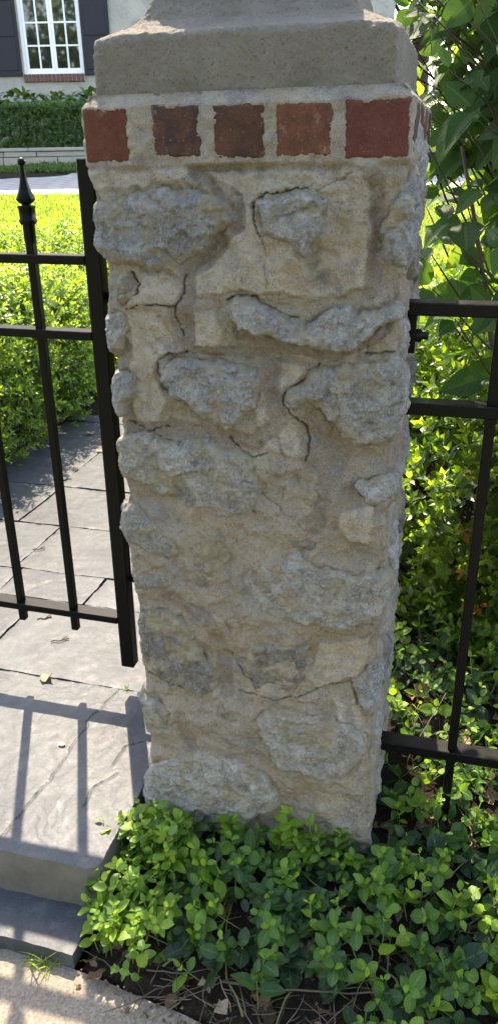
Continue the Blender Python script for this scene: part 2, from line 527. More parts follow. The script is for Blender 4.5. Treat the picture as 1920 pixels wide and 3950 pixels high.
MORTAR = m_mortar()
ST_BLUE = m_stone('limestone_blue_grey', (0.126, 0.128, 0.132), (0.310, 0.313, 0.322), (0.520, 0.523, 0.530), -0.3)
ST_GREY = m_stone('limestone_grey', (0.126, 0.122, 0.117), (0.294, 0.288, 0.274), (0.486, 0.479, 0.458), -0.1)
ST_WARM = m_stone('limestone_brown', (0.108, 0.092, 0.077), (0.207, 0.189, 0.164), (0.361, 0.336, 0.299), 0.1)
ST_DARK = m_stone('limestone_dark', (0.077, 0.074, 0.071), (0.171, 0.166, 0.159), (0.343, 0.331, 0.324), -0.1)
CONC = m_concrete()
SLATE = m_slate(); RISER = m_riser(); SIDEW = m_sidewalk(); SOIL = m_soil(); TURF = m_grass_ground(); PAVER = m_pavers()
BLACK = m_metal(); BLACKW = m_metal('worn_black_paint', (0.003, 0.003, 0.0034), 0.3)

# ================================================================== the ground
WID, DEP = 0.57, 0.47                            # the pillar's plan: front face on Y = 0, X from 0 to WID
LAND_Z, LOW_Z, WALK_Z = -0.03, -0.167, -0.213
def edge_y(x): return -0.357 - 0.14 * (x + 0.046)   # where the sidewalk ends and the bed begins
def terrain(x, y):
    x, y = np.broadcast_arrays(np.asarray(x, float), np.asarray(y, float))
    d = (x - CAM0[0]) * FA[0] + (y - CAM0[1]) * FA[1]
    z = np.interp(y, [-0.5, -0.34, -0.2, 0.0, 0.4, 0.8], [-0.225, -0.205, -0.155, -0.085, -0.045, -0.02])
    z = z + 0.012 * fbm(x * 9, y * 9, 1.0, 3) + 0.004 * fbm(x * 40, y * 40, 2.0, 3)
    under = (x < -0.035) & (x > -1.77)
    z = np.where(under & (y < 0.46), -0.27, np.where(under & (y < 4.2), -0.085, z))
    z = np.where(y < edge_y(x) + 0.004, -0.30, z)
    up = np.interp(d, [4.6, 11.5, 14.0, 14.6, 15.0, 60], [0, 1.13, 1.355, 1.52, 1.75, 3.0])
    return z + up
def ground_z(x, y): return float(terrain(np.array([x]), np.array([y]))[0])
def axis(fine0, fine1, step, far0, far1):
    a = list(np.arange(fine0, fine1, step))
    s, v = step, fine1
    while v < far1: a.append(v); s *= 1.25; v += s
    s, v, b = step, fine0, []
    while v > far0: s *= 1.25; v -= s; b.append(v)
    return np.array(b[::-1] + a + [far1])
gx = axis(-2.1, 1.7, 0.018, -90, 90)
gy = axis(-0.55, 1.9, 0.018, -60, 110)
GX, GY = np.meshgrid(gx, gy)
GZ = terrain(GX, GY)
tag(link('ground', mesh('ground', np.stack([GX, GY, GZ], -1).reshape(-1, 3), grid_faces(len(gy), len(gx)), SOIL)), kind='structure')

def slab_mesh(name, x0, x1, y0, y1, ztop, th, res, seed, mat, mat_side=None, cracks=(), jag=0.004, cut=None, rough=1.0, xs=None):
    nx, ny = max(3, int((x1 - x0) / res)), max(3, int((y1 - y0) / res))
    if xs is None: xs = np.linspace(x0, x1, nx)
    nx = len(xs)
    X, Y = np.meshgrid(xs, np.linspace(y0, y1, ny))
    ex = jag * fbm(X * 14, Y * 14, seed, 5, 0.65); ey = jag * fbm(X * 14, Y * 14, seed + 40, 5, 0.65)
    bx = np.minimum(X - x0, x1 - X); by = np.minimum(Y - y0, y1 - Y)
    X = X + ex * (1 - sstep(0, 0.06, bx)); Y = Y + ey * (1 - sstep(0, 0.06, by))
    if cut: X, Y = cut(X, Y)
    n = fbm(X * 4, Y * 4, seed, 5)
    Z = ztop + rough * (0.0016 * np.round(n * 6) / 2 + 0.001 * fbm(X * 30, Y * 30, seed, 3))
    Z -= (0.0005 + 0.007 * np.clip(fbm(X * 22, Y * 22, seed + 7, 4) - 0.12, 0, 1)) * (1 - sstep(0, 0.005, np.minimum(bx, by)))
    ck = np.zeros_like(Z)
    for pl, wd in cracks:
        dd = poly_dist(X + 0.006 * fbm(X * 40, Y * 40, 3, 3), Y + 0.006 * fbm(X * 40, Y * 40, 8, 3), pl)
        m = np.exp(-(dd / wd) ** 2)
        Z -= 0.005 * m; ck = np.maximum(ck, m * 0.9)
    V = np.stack([X, Y, Z], -1).reshape(-1, 3)
    F = grid_faces(ny, nx)
    i = np.arange(ny * nx).reshape(ny, nx)
    ring = np.concatenate([i[0, :-1], i[:-1, -1], i[-1, :0:-1], i[:0:-1, 0]])
    k = len(V); nr = len(ring)
    lv = []
    nl = 5
    for s in range(1, nl):
        P = V[ring].copy(); P[:, 2] = np.where(True, V[ring][:, 2] - th * s / (nl - 1), 0)
        nn = 0.5 * jag * fbm(P[:, 0] * 25, P[:, 1] * 25, P[:, 2] * 25 + seed, 3)
        P[:, 0] += nn; P[:, 1] += nn
        lv.append(P)
    V2 = np.concatenate([V] + lv)
    rows = [ring] + [k + s * nr + np.arange(nr) for s in range(nl - 1)]
    sf = []
    for a, b in zip(rows[:-1], rows[1:]):
        sf.append(np.stack([a, b, np.roll(b, -1), np.roll(a, -1)], 1))
    sf = np.concatenate(sf)
    me = mesh(name, V2, [F, sf], mat, attrs={'crack': np.concatenate([ck.ravel(), np.zeros(nr * (nl - 1))])})
    if mat_side:
        me.materials.append(mat_side)
        me.polygons.foreach_set('material_index', np.concatenate([np.zeros(len(F), np.int32), np.ones(len(sf), np.int32)]))
    sm = np.concatenate([np.ones(len(F), bool), np.zeros(len(sf), bool)])
    me.polygons.foreach_set('use_smooth', sm)
    ev = np.empty(len(me.edges) * 2, np.int32); me.edges.foreach_get('vertices', ev)
    on = np.zeros(len(V2), bool); on[ring] = True
    sh_ = me.attributes.new('sharp_edge', 'BOOLEAN', 'EDGE')
    sh_.data.foreach_set('value', on[ev.reshape(-1, 2)].all(1))
    return me
def poly_dist(X, Y, pl, closed=False):
    P = np.asarray(pl, float)
    D = np.full(X.shape, 9.0)
    n = len(P)
    for i in range(n if closed else n - 1):
        a, b = P[i], P[(i + 1) % n]
        ab = b - a
        t = np.clip(((X - a[0]) * ab[0] + (Y - a[1]) * ab[1]) / (ab @ ab + 1e-12), 0, 1)
        D = np.minimum(D, np.hypot(X - a[0] - t * ab[0], Y - a[1] - t * ab[1]))
    return D
def inside(X, Y, pl):
    P = np.asarray(pl, float)
    c = np.zeros(X.shape, bool)
    n = len(P)
    for i in range(n):
        (x0, y0), (x1, y1) = P[i], P[(i + 1) % n]
        if y0 == y1: continue
        c ^= ((y0 > Y) != (y1 > Y)) & (X < (x1 - x0) * (Y - y0) / (y1 - y0) + x0)
    return c
def signed(X, Y, pl):
    d = poly_dist(X, Y, pl, True)
    return np.where(inside(X, Y, pl), d, -d)

# landing slab, lower step, walkway slabs, sidewalk
LC = [([(-0.255, 0.44), (-0.292, 0.25), (-0.278, 0.217), (-0.286, 0.169), (-0.281, 0.055), (-0.286, -0.02), (-0.3, -0.123), (-0.308, -0.25)], 0.0018),
      ([(-0.136, 0.177), (-0.144, 0.093)], 0.0016), ([(-0.114, 0.072), (-0.16, 0.002), (-0.151, -0.063)], 0.0016),
      ([(-0.03, 0.24), (-0.1, 0.2), (-0.136, 0.177)], 0.001), ([(-0.62, 0.3), (-0.55, 0.1), (-0.6, -0.1)], 0.0016)]
def corner_cut(X, Y):
    s = np.clip((X + 0.06) / 0.03, 0, 1) * np.clip((-0.21 - Y) / 0.026, 0, 1)
    return X - 0.006 * s, Y + 0.010 * s
land = tag(link('landing_step', slab_mesh('landing_step', -1.8, -0.03, -0.236, 0.418, LAND_Z, 0.136, 0.0034, 3, SLATE, RISER, LC, 0.006, corner_cut,
           xs=np.concatenate([np.linspace(-1.8, -0.8, 60)[:-1], np.linspace(-0.8, -0.03, 226)]))),
           'thick grey slate landing slab with gate shadows across it', 'step')
tag(link('lower_step', slab_mesh('lower_step', -1.85, -0.05, -0.356, -0.225, LOW_Z, 0.046, 0.009, 9, SLATE, None, (), 0.005)),
    'thin dark slate tread below the landing, at the sidewalk', 'step')
walk = bpy.data.objects.new('walkway', None); COL.objects.link(walk); walk.location = (-0.9, 0.45, LAND_Z - 0.04)
tag(walk, 'grey slate flagstone walkway leading up from the gate', kind='structure')
rows = [(0.424, 0.862, [-1.76, -1.30, -0.79, -0.03]), (0.868, 1.068, [-1.76, -0.983, -0.608, -0.03]),
        (1.076, 1.482, [-1.76, -1.02, -0.20, -0.03]), (1.490, 1.916, [-1.76, -1.245, -0.45, -0.03]),
        (1.924, 2.426, [-1.76, -1.275, -0.60, -0.03]), (2.434, 2.96, [-1.76, -1.05, -0.03]), (2.968, 3.5, [-1.76, -1.3, -0.5, -0.03]),
        (3.508, 4.1, [-1.76, -0.9, -0.03])]
k = 0
for (y0, y1, xs) in rows:
    for xa, xb in zip(xs[:-1], xs[1:]):
        k += 1
        link('slab', slab_mesh('slab', xa + 0.005, xb - 0.005, y0, y1, LAND_Z + 0.003 * random.uniform(-1, 1) - (0.002 if k > 2 else 0), 0.045, 0.011, 20 + k * 3, SLATE, None,
                               [([(xa + 0.1, y0 + .02), ((xa + xb) / 2, (y0 + y1) / 2 + .05), (xb - .08, y0 + .12)], 0.0018)] if k % 4 == 1 else (), 0.005), walk)
# sidewalk panels (skewed a little to the step)
sw = bpy.data.objects.new('sidewalk', None); COL.objects.link(sw); sw.location = (0, -1, WALK_Z - 0.1)
tag(sw, 'sandy exposed concrete sidewalk', kind='structure')
for i in range(-4, 5):
    x0, x1 = i * 1.5 - 0.9, i * 1.5 + 0.59
    me = slab_mesh('sidewalk_panel', x0, x1, -1.55, 0.0, 0, 0.1, 0.02 if i in (0, 1) else 0.1, 60 + i, SIDEW, None, (), 0.006, rough=0.5)
    n = len(me.vertices); co = np.empty(n * 3, np.float32); me.vertices.foreach_get('co', co); co = co.reshape(-1, 3)
    co[:, 1] += edge_y(co[:, 0]); co[:, 2] += WALK_Z
    me.vertices.foreach_set('co', co.ravel()); me.update()
    link('sidewalk_panel', me, sw)
road = NT('asphalt'); road.base(road.ramp(road.noise(120, 5, 0.7), [(0.3, (0.035, 0.035, 0.037)), (0.7, (0.075, 0.074, 0.072))])); road.set(0.9, 0.25)
V = np.array([[-80, -4.2, -0.32], [80, -4.2, -0.32], [80, -11.5, -0.32], [-80, -11.5, -0.32]]); V[:, 2] += 0.06
tag(link('road', mesh('road', V, np.array([[0, 3, 2, 1]]), road.m)), kind='structure')
V = np.array([[-80, -2.1, -0.25], [80, -2.1, -0.25], [80, -4.2, -0.25], [-80, -4.2, -0.25]]); V[:, 2] += 0.01
tag(link('verge', mesh('verge', V, np.array([[0, 3, 2, 1]]), TURF)), kind='structure')

# ================================================================== the stone pillar
PER = 2 * (WID + DEP)
RC = 0.022
def per(u, z=0.0):
    """plan position and outward normal along the pillar's perimeter; u = 0 at the front left corner, growing to the right"""
    u = np.mod(np.asarray(u, float), PER)
    rc = np.broadcast_to(RC + (0.006 - RC) * sstep(1.470, 1.480, np.asarray(z, float)), u.shape)
    cs = np.array([0, WID, WID + DEP, 2 * WID + DEP, PER])
    P = np.zeros(u.shape + (2,)); N = np.zeros(u.shape + (2,))
    fr = [((0, 0), (1, 0), (0, -1)), ((WID, 0), (0, 1), (1, 0)), ((WID, DEP), (-1, 0), (0, 1)), ((0, DEP), (0, -1), (-1, 0))]
    for k in range(4):
        m = (u >= cs[k]) & (u < cs[k + 1])
        o, t, n = [np.array(v, float) for v in fr[k]]
        P[m] = o + t * (u[m] - cs[k])[:, None]; N[m] = n
    sg = [(1, 1), (-1, 1), (-1, -1), (1, -1)]
    co = [(0, 0), (WID, 0), (WID, DEP), (0, DEP)]
    a0 = [225, 315, 45, 135]
    for k in range(4):
        du = (u - cs[k] + PER / 2) % PER - PER / 2
        m = np.abs(du) < rc
        an = np.radians(a0[k] + du[m] / rc[m] * 45)
        n = np.stack([np.cos(an), np.sin(an)], -1)
        N[m] = n; P[m] = np.array(co[k]) + np.array(sg[k]) * rc[m][:, None] + n * rc[m][:, None]
    return P, N
def wrap_pts(U, Z, H):
    P, N = per(U, Z)
    Q = P + N * H[..., None]
    return np.concatenate([Q, Z[..., None]], -1)

STONES = {
'S1':[(-0.04,1.425),(0.057,1.435),(0.119,1.438),(0.157,1.448),(0.195,1.447),(0.238,1.431),(0.263,1.416),(0.264,1.386),(0.243,1.36),(0.22,1.342),(0.196,1.325),(0.157,1.309),(0.124,1.296),(0.094,1.308),(0.046,1.315),(-0.045,1.325)],
'S2':[(0.306,1.418),(0.328,1.431),(0.359,1.439),(0.394,1.444),(0.422,1.434),(0.437,1.424),(0.44,1.396),(0.433,1.367),(0.416,1.348),(0.403,1.324),(0.385,1.327),(0.367,1.347),(0.345,1.357),(0.32,1.362),(0.31,1.39)],
'S3':[(0.247,1.247),(0.278,1.26),(0.308,1.256),(0.326,1.245),(0.352,1.228),(0.397,1.218),(0.426,1.232),(0.447,1.25),(0.476,1.244),(0.497,1.234),(0.539,1.248),(0.585,1.26),(0.59,1.233),(0.527,1.206),(0.486,1.17),(0.464,1.165),(0.42,1.174),(0.367,1.182),(0.307,1.191),(0.276,1.204),(0.258,1.225)],
'S4':[(0.113,1.135),(0.139,1.148),(0.179,1.145),(0.227,1.136),(0.275,1.131),(0.306,1.121),(0.317,1.086),(0.305,1.046),(0.28,1.029),(0.251,0.998),(0.223,1.008),(0.19,1.023),(0.166,1.046),(0.133,1.06),(0.115,1.091)],
'S5':[(0.364,1.083),(0.387,1.094),(0.42,1.134),(0.465,1.136),(0.516,1.148),(0.575,1.166),(0.62,1.13),(0.64,1.079),(0.60,1.017),(0.545,0.987),(0.508,0.992),(0.473,1.01),(0.453,1.024),(0.43,1.054),(0.407,1.06),(0.384,1.035),(0.364,1.058)],
'S6':[(-0.05,0.955),(0.067,0.972),(0.128,0.968),(0.188,0.977),(0.238,0.972),(0.271,0.962),(0.303,0.931),(0.319,0.881),(0.31,0.831),(0.267,0.811),(0.233,0.813),(0.199,0.826),(0.154,0.816),(0.129,0.849),(0.094,0.849),(0.041,0.868),(-0.06,0.888)],
'S7':[(-0.06,0.806),(0.042,0.823),(0.072,0.793),(0.107,0.778),(0.136,0.733),(0.141,0.703),(0.11,0.686),(0.083,0.693),(0.056,0.702),(0.028,0.716),(-0.05,0.727)],
'S7b':[(-0.06,0.664),(0.063,0.681),(0.119,0.673),(0.121,0.628),(0.077,0.606),(-0.05,0.603)],
'S8':[(0.177,0.748),(0.227,0.763),(0.24,0.717),(0.229,0.677),(0.224,0.616),(0.198,0.598),(0.168,0.639),(0.161,0.688)],
'S9':[(0.269,0.667),(0.3,0.705),(0.352,0.73),(0.39,0.741),(0.437,0.722),(0.478,0.718),(0.519,0.714),(0.60,0.721),(0.61,0.655),(0.554,0.594),(0.5,0.566),(0.44,0.562),(0.37,0.567),(0.316,0.579),(0.281,0.614)],
'S10':[(-0.04,0.534),(0.073,0.548),(0.125,0.54),(0.157,0.502),(0.174,0.451),(0.205,0.401),(0.194,0.351),(0.149,0.34),(0.09,0.352),(0.031,0.38),(-0.05,0.413)],
'S11':[(0.231,0.469),(0.297,0.498),(0.37,0.51),(0.423,0.513),(0.415,0.449),(0.416,0.383),(0.352,0.369),(0.305,0.372),(0.277,0.414)],
'S12':[(0.517,0.456),(0.546,0.487),(0.60,0.529),(0.64,0.469),(0.60,0.398),(0.552,0.363),(0.529,0.377),(0.518,0.424)],
'S13':[(-0.05,0.317),(0.056,0.299),(0.09,0.275),(0.077,0.222),(0.029,0.208),(-0.05,0.235)],
'S14':[(0.157,0.288),(0.217,0.318),(0.261,0.297),(0.249,0.235),(0.195,0.246)],
'S15':[(0.295,0.304),(0.342,0.342),(0.408,0.343),(0.472,0.327),(0.554,0.304),(0.567,0.267),(0.541,0.202),(0.496,0.154),(0.41,0.146),(0.352,0.151),(0.313,0.213)],
'S16':[(-0.05,0.055),(0.098,0.142),(0.172,0.173),(0.243,0.173),(0.302,0.143),(0.342,0.108),(0.352,0.027),(0.248,-0.072),(0.141,-0.106),(0.054,-0.104),(-0.05,-0.081)],
'S17':[(0.533,1.38),(0.546,1.415),(0.554,1.448),(0.60,1.466),(0.70,1.44),(0.72,1.33),(0.60,1.303),(0.538,1.329)],
'S18':[(0.509,0.913),(0.541,0.93),(0.60,0.937),(0.61,0.892),(0.548,0.868),(0.516,0.884)],
'S19':[(0.04,1.254),(0.066,1.269),(0.083,1.259),(0.074,1.244),(0.047,1.238)],
'S20':[(-0.05,1.215),(0.042,1.228),(0.054,1.198),(0.046,1.151),(-0.04,1.13)],
'S21':[(0.381,0.899),(0.413,0.915),(0.433,0.891),(0.426,0.847),(0.393,0.848)],
'S22':[(-0.05,1.102),(0.053,1.112),(0.053,1.064),(0.036,1.021),(-0.05,1.019)],
'S23':[(0.369,0.783),(0.418,0.802),(0.444,0.769),(0.428,0.739),(0.386,0.739)],
}
CREAM = [
[(0.21,1.472),(0.282,1.468),(0.394,1.471),(0.484,1.473),(0.515,1.436),(0.518,1.361),(0.513,1.282),(0.468,1.264),(0.411,1.256),(0.352,1.262),(0.278,1.265),(0.201,1.254),(0.186,1.276),(0.195,1.304),(0.25,1.346),(0.288,1.38),(0.281,1.399),(0.253,1.438)],
[(-0.03,1.474),(0.189,1.474),(0.202,1.448),(0.15,1.451),(0.081,1.441),(-0.03,1.442)],
[(0.054,1.221),(0.112,1.23),(0.134,1.193),(0.152,1.156),(0.114,1.139),(0.102,1.099),(0.125,1.051),(0.104,1.0),(0.052,0.997),(0.039,1.055),(0.055,1.136)],
[(0.093,1.295),(0.156,1.296),(0.166,1.261),(0.144,1.238),(0.08,1.244)],
[(0.191,1.225),(0.223,1.233),(0.253,1.197),(0.244,1.167),(0.184,1.157)],
[(0.478,0.848),(0.548,0.868),(0.54,0.78),(0.501,0.775),(0.475,0.808)],
[(0.441,0.526),(0.551,0.554),(0.547,0.471),(0.513,0.444),(0.443,0.399),(0.42,0.439)],
[(0.471,0.383),(0.543,0.363),(0.55,0.314),(0.491,0.32)],
[(0.345,1.14),(0.42,1.135),(0.38,1.095),(0.35,1.09)],
[(0.30,1.05),(0.345,1.06),(0.40,1.0),(0.395,0.955),(0.32,0.965)]]
BROWN = [
([(0.197,1.487),(0.217,1.458),(0.274,1.425),(0.28,1.386),(0.235,1.339),(0.187,1.297),(0.176,1.232),(0.176,1.149)],0.0140),
([(0.518,1.455),(0.525,1.387),(0.519,1.296),(0.517,1.269)],0.0140),
([(0.276,1.191),(0.352,1.175),(0.45,1.157),(0.521,1.193),(0.561,1.229)],0.0124),
([(0.337,1.149),(0.341,1.096),(0.352,1.025),(0.304,0.973),(0.238,0.985),(0.129,0.994),(0.042,0.983)],0.0182),
([(0.422,1.03),(0.47,0.985),(0.456,0.935),(0.424,0.949)],0.0289),
([(0.172,1.157),(0.244,1.152),(0.337,1.156)],0.0099),
([(0.448,0.926),(0.442,0.866),(0.427,0.803)],0.0165),
([(0.096,0.599),(0.187,0.549),(0.222,0.47),(0.228,0.36)],0.0190),
([(0.068,1.288),(0.048,1.243)],0.0124),
([(0.152,1.231),(0.161,1.179)],0.0124),
([(0.105,0.266),(0.131,0.174)],0.0165)]
CRACKS = [[(0.328,1.431),(0.307,1.419),(0.309,1.38),(0.32,1.36)],
[(0.328,1.431),(0.366,1.439),(0.408,1.443)],
[(0.175,1.297),(0.17,1.261),(0.152,1.235),(0.158,1.194),(0.167,1.179)],
[(0.152,1.235),(0.117,1.243),(0.08,1.239),(0.053,1.23)],
[(0.113,1.135),(0.109,1.115),(0.116,1.079),(0.142,1.061)],
[(0.168,1.15),(0.139,1.148),(0.113,1.135)],
[(0.434,1.14),(0.421,1.123),(0.387,1.098),(0.364,1.081),(0.362,1.058),(0.384,1.035),(0.403,1.019),(0.415,0.989),(0.407,0.948)],
[(0.251,0.981),(0.271,0.958),(0.297,0.947),(0.326,0.955)],
[(0.509,0.913),(0.516,0.886),(0.546,0.866)],
[(0.509,0.913),(0.541,0.928)],
[(0.251,1.251),(0.278,1.26),(0.308,1.258),(0.326,1.245),(0.356,1.226),(0.389,1.222)],
[(0.03,0.997),(0.077,0.987),(0.121,0.993)],
[(0.021,0.38),(0.09,0.352),(0.179,0.343)],
[(0.257,0.363),(0.352,0.364),(0.425,0.394),(0.514,0.434),(0.533,0.381),(0.56,0.367)],
[(0.515,1.162),(0.547,1.169),(0.578,1.168)],
[(0.259,0.817),(0.285,0.837),(0.306,0.828)],
[(0.068,1.295),(0.085,1.277),(0.078,1.259)],
[(0.241,0.473),(0.277,0.414),(0.305,0.374)],
[(0.482,0.318),(0.536,0.306),(0.564,0.3)]]
HAIR = [[(0.324,1.386),(0.327,1.32),(0.332,1.279)],[(0.422,1.437),(0.455,1.452),(0.481,1.47)],[(0.35,1.0),(0.37,0.93),(0.36,0.86)],
        [(0.30,0.88),(0.36,0.84),(0.41,0.80)],[(0.45,0.55),(0.52,0.56),(0.56,0.54)],[(0.23,0.56),(0.245,0.51)],[(0.26,0.57),(0.27,0.53)]]
BR = [(0.001, 0.085, 1.487, 1.572), (0.130, 0.217, 1.493, 1.573), (0.240, 0.330, 1.489, 1.571), (0.349, 0.444, 1.490, 1.570), (0.464, 0.568, 1.485, 1.572)]
ZT = 1.573
# bricks in perimeter coordinates: front, then the three other sides
BRU = list(BR)
for s0, ln in ((WID, DEP), (WID + DEP, WID), (2 * WID + DEP, DEP)):
    nb = 4 if ln == DEP else 5
    pitch = ln / nb
    for i in range(nb):
        BRU.append((s0 + i * pitch + 0.008, s0 + (i + 1) * pitch - 0.014, 1.488 + random.uniform(-.003, .003), 1.571))

def left_inset(z):
    return np.interp(z, [-0.03, 0.06, 0.19, 0.31, 0.48, 0.64, 0.72, 0.81, 0.92, 1.0, 1.09, 1.29, 1.43, 1.474, 1.49],
                     [0.0, 0.016, 0.020, 0.012, 0.019, 0.025, 0.018, 0.016, 0.022, 0.020, 0.016, 0.014, 0.012, 0.003, 0.0])
def mortar_field(U, Z):
    u = (U + DEP) % PER - DEP                    # left side negative, front 0..WID
    P, N = per(U, Z)
    qx, qy = P[..., 0], P[..., 1]
    h = 0.017 * fbm(qx * 8 + 3, qy * 8, Z * 8, 3) + 0.011 * fbm(qx * 24, qy * 24, Z * 24, 3) + 0.0032 * fbm(qx * 75, qy * 75, Z * 75, 3) + 0.0014 * fbm(qx * 190, qy * 190, Z * 190, 2)
    other = (u < -0.01) | (u > WID + 0.01)
    h = h + np.where(other, 0.010 * ridged(qx * 13, qy * 13, Z * 13, 3), 0) - 0.004
    h = h - np.where(u < 0.0, 1, np.clip(1 - u / RC, 0, 1)) * np.where(u > -DEP, left_inset(Z), 0) * np.where(u < WID / 2, 1, 0)
    wu = u + 0.006 * fbm(u * 45, Z * 45, 4, 3); wz = Z + 0.006 * fbm(u * 45, Z * 45, 9, 3)
    cream = np.zeros_like(h)
    for pl in CREAM:
        cream = np.maximum(cream, sstep(-0.002, 0.006, signed(wu, wz, pl)))
    brown = np.zeros_like(h)
    for pl, r in BROWN:
        brown = np.maximum(brown, 1 - sstep(r * 0.8, r * 1.15, poly_dist(wu, wz, pl)))
    h = h * (1 - 0.25 * cream) + 0.0032 * cream - 0.003 * brown
    near = np.full_like(h, -1.0)
    for pl in STONES.values():
        P_ = np.array(pl)
        m = (wu > P_[:, 0].min() - .03) & (wu < P_[:, 0].max() + .03) & (wz > P_[:, 1].min() - .03) & (wz < P_[:, 1].max() + .03)
        near[m] = np.maximum(near[m], signed(wu[m], wz[m], pl))
    lap = np.exp(-((near + 0.004) / 0.012) ** 2) * np.clip(0.35 + 1.6 * fbm(u * 26, Z * 26, 77, 3), 0, 1)
    h = h + 0.0065 * lap
    brown = brown * (1 - 0.0 * cream)
    dark = np.zeros_like(h)
    cu = u + 0.007 * fbm(u * 60, Z * 60, 14, 5, 0.65); cz = Z + 0.007 * fbm(u * 60, Z * 60, 19, 5, 0.65)
    for pl in CRACKS:
        d = poly_dist(cu, cz, pl)
        wd = 0.0015 * (0.75 + 0.6 * (fbm(u * 25, Z * 25, 23, 2)))
        m = np.exp(-(d / np.maximum(wd, 0.0007)) ** 2)
        h = h - 0.011 * m; dark = np.maximum(dark, 0.75 * m * np.clip(0.65 + 1.2 * fbm(u * 18, Z * 18, 83, 2), 0.1, 1))
    for pl in HAIR:
        d = poly_dist(cu, cz, pl)
        m = np.exp(-(d / 0.0011) ** 2)
        h = h - 0.002 * m; dark = np.maximum(dark, 0.5 * m)
    # mottled dark patch below the upper round stone
    blotch = np.exp(-(((u - 0.425) / 0.02) ** 2 + ((Z - 1.31) / 0.03) ** 2)) * np.clip(0.6 + fbm(u * 60, Z * 60, 2, 3) * 1.4, 0, 1)
    dark = np.maximum(dark, 0.55 * blotch)
    # brick course: flat joints, lapping unevenly over the brick edges
    bc = sstep(1.474, 1.484, Z)
    hj = 0.0042 + 0.004 * fbm(qx * 60, qy * 60, Z * 60, 3)
    inb = np.full_like(h, -1.0)
    ju = 0.006 * fbm(U * 85, Z * 85, 31, 4, 0.7); jz = 0.006 * fbm(U * 85, Z * 85, 37, 4, 0.7)
    for a, b, c, d in BRU:
        for sh in (0, -PER):
            x = u + ju
            s = np.minimum(np.minimum(x - a - sh, b + sh - x), np.minimum(Z + jz - c, d - Z - jz))
            inb = np.maximum(inb, s)
    hj = np.where(inb > 0.0048, -0.012, hj)
    h = h * (1 - bc) + hj * bc
    grey = bc * sstep(-0.1, 0.5, fbm(U * 30, Z * 30, 41, 3))
    cream = np.maximum(cream * (1 - bc), bc * 0.55 * (1 - grey))
    brown = brown * (1 - bc)
    # the mortar wash sloping back under the cap
    t = np.clip((Z - ZT) / 0.018, 0, 1)
    h = h - 0.018 * t * np.where(Z > ZT, 1, 0) + np.where(Z > ZT, 0.002 * fbm(qx * 50, qy * 50, Z * 50, 3), 0)
    return h, cream, brown, dark
uu = np.concatenate([np.arange(-0.03, WID + 0.02, 0.0023), np.arange(WID + 0.02, WID + DEP, 0.0045),
                     np.arange(WID + DEP, 2 * WID + DEP, 0.009), np.arange(2 * WID + DEP, PER - 0.031, 0.005)])
zz = np.concatenate([np.arange(-0.32, -0.06, 0.006), np.arange(-0.06, 1.594, 0.0023)])
U, Z = np.meshgrid(uu, zz)
H, cream, brown, dark = mortar_field(U, Z)
PV = wrap_pts(U, Z, H)
pillar = empty('stone_pillar', (WID / 2, DEP / 2, -0.12), 'square rubble stone gate pillar with a brick band and concrete cap', 'pillar')
col = np.stack([brown, cream, dark, np.ones_like(dark)], -1).reshape(-1, 4)
link('mortar', mesh('mortar', PV.reshape(-1, 3), grid_faces(len(zz), len(uu), wrap=True), MORTAR, col={'tone': col}), pillar)
del PV, col

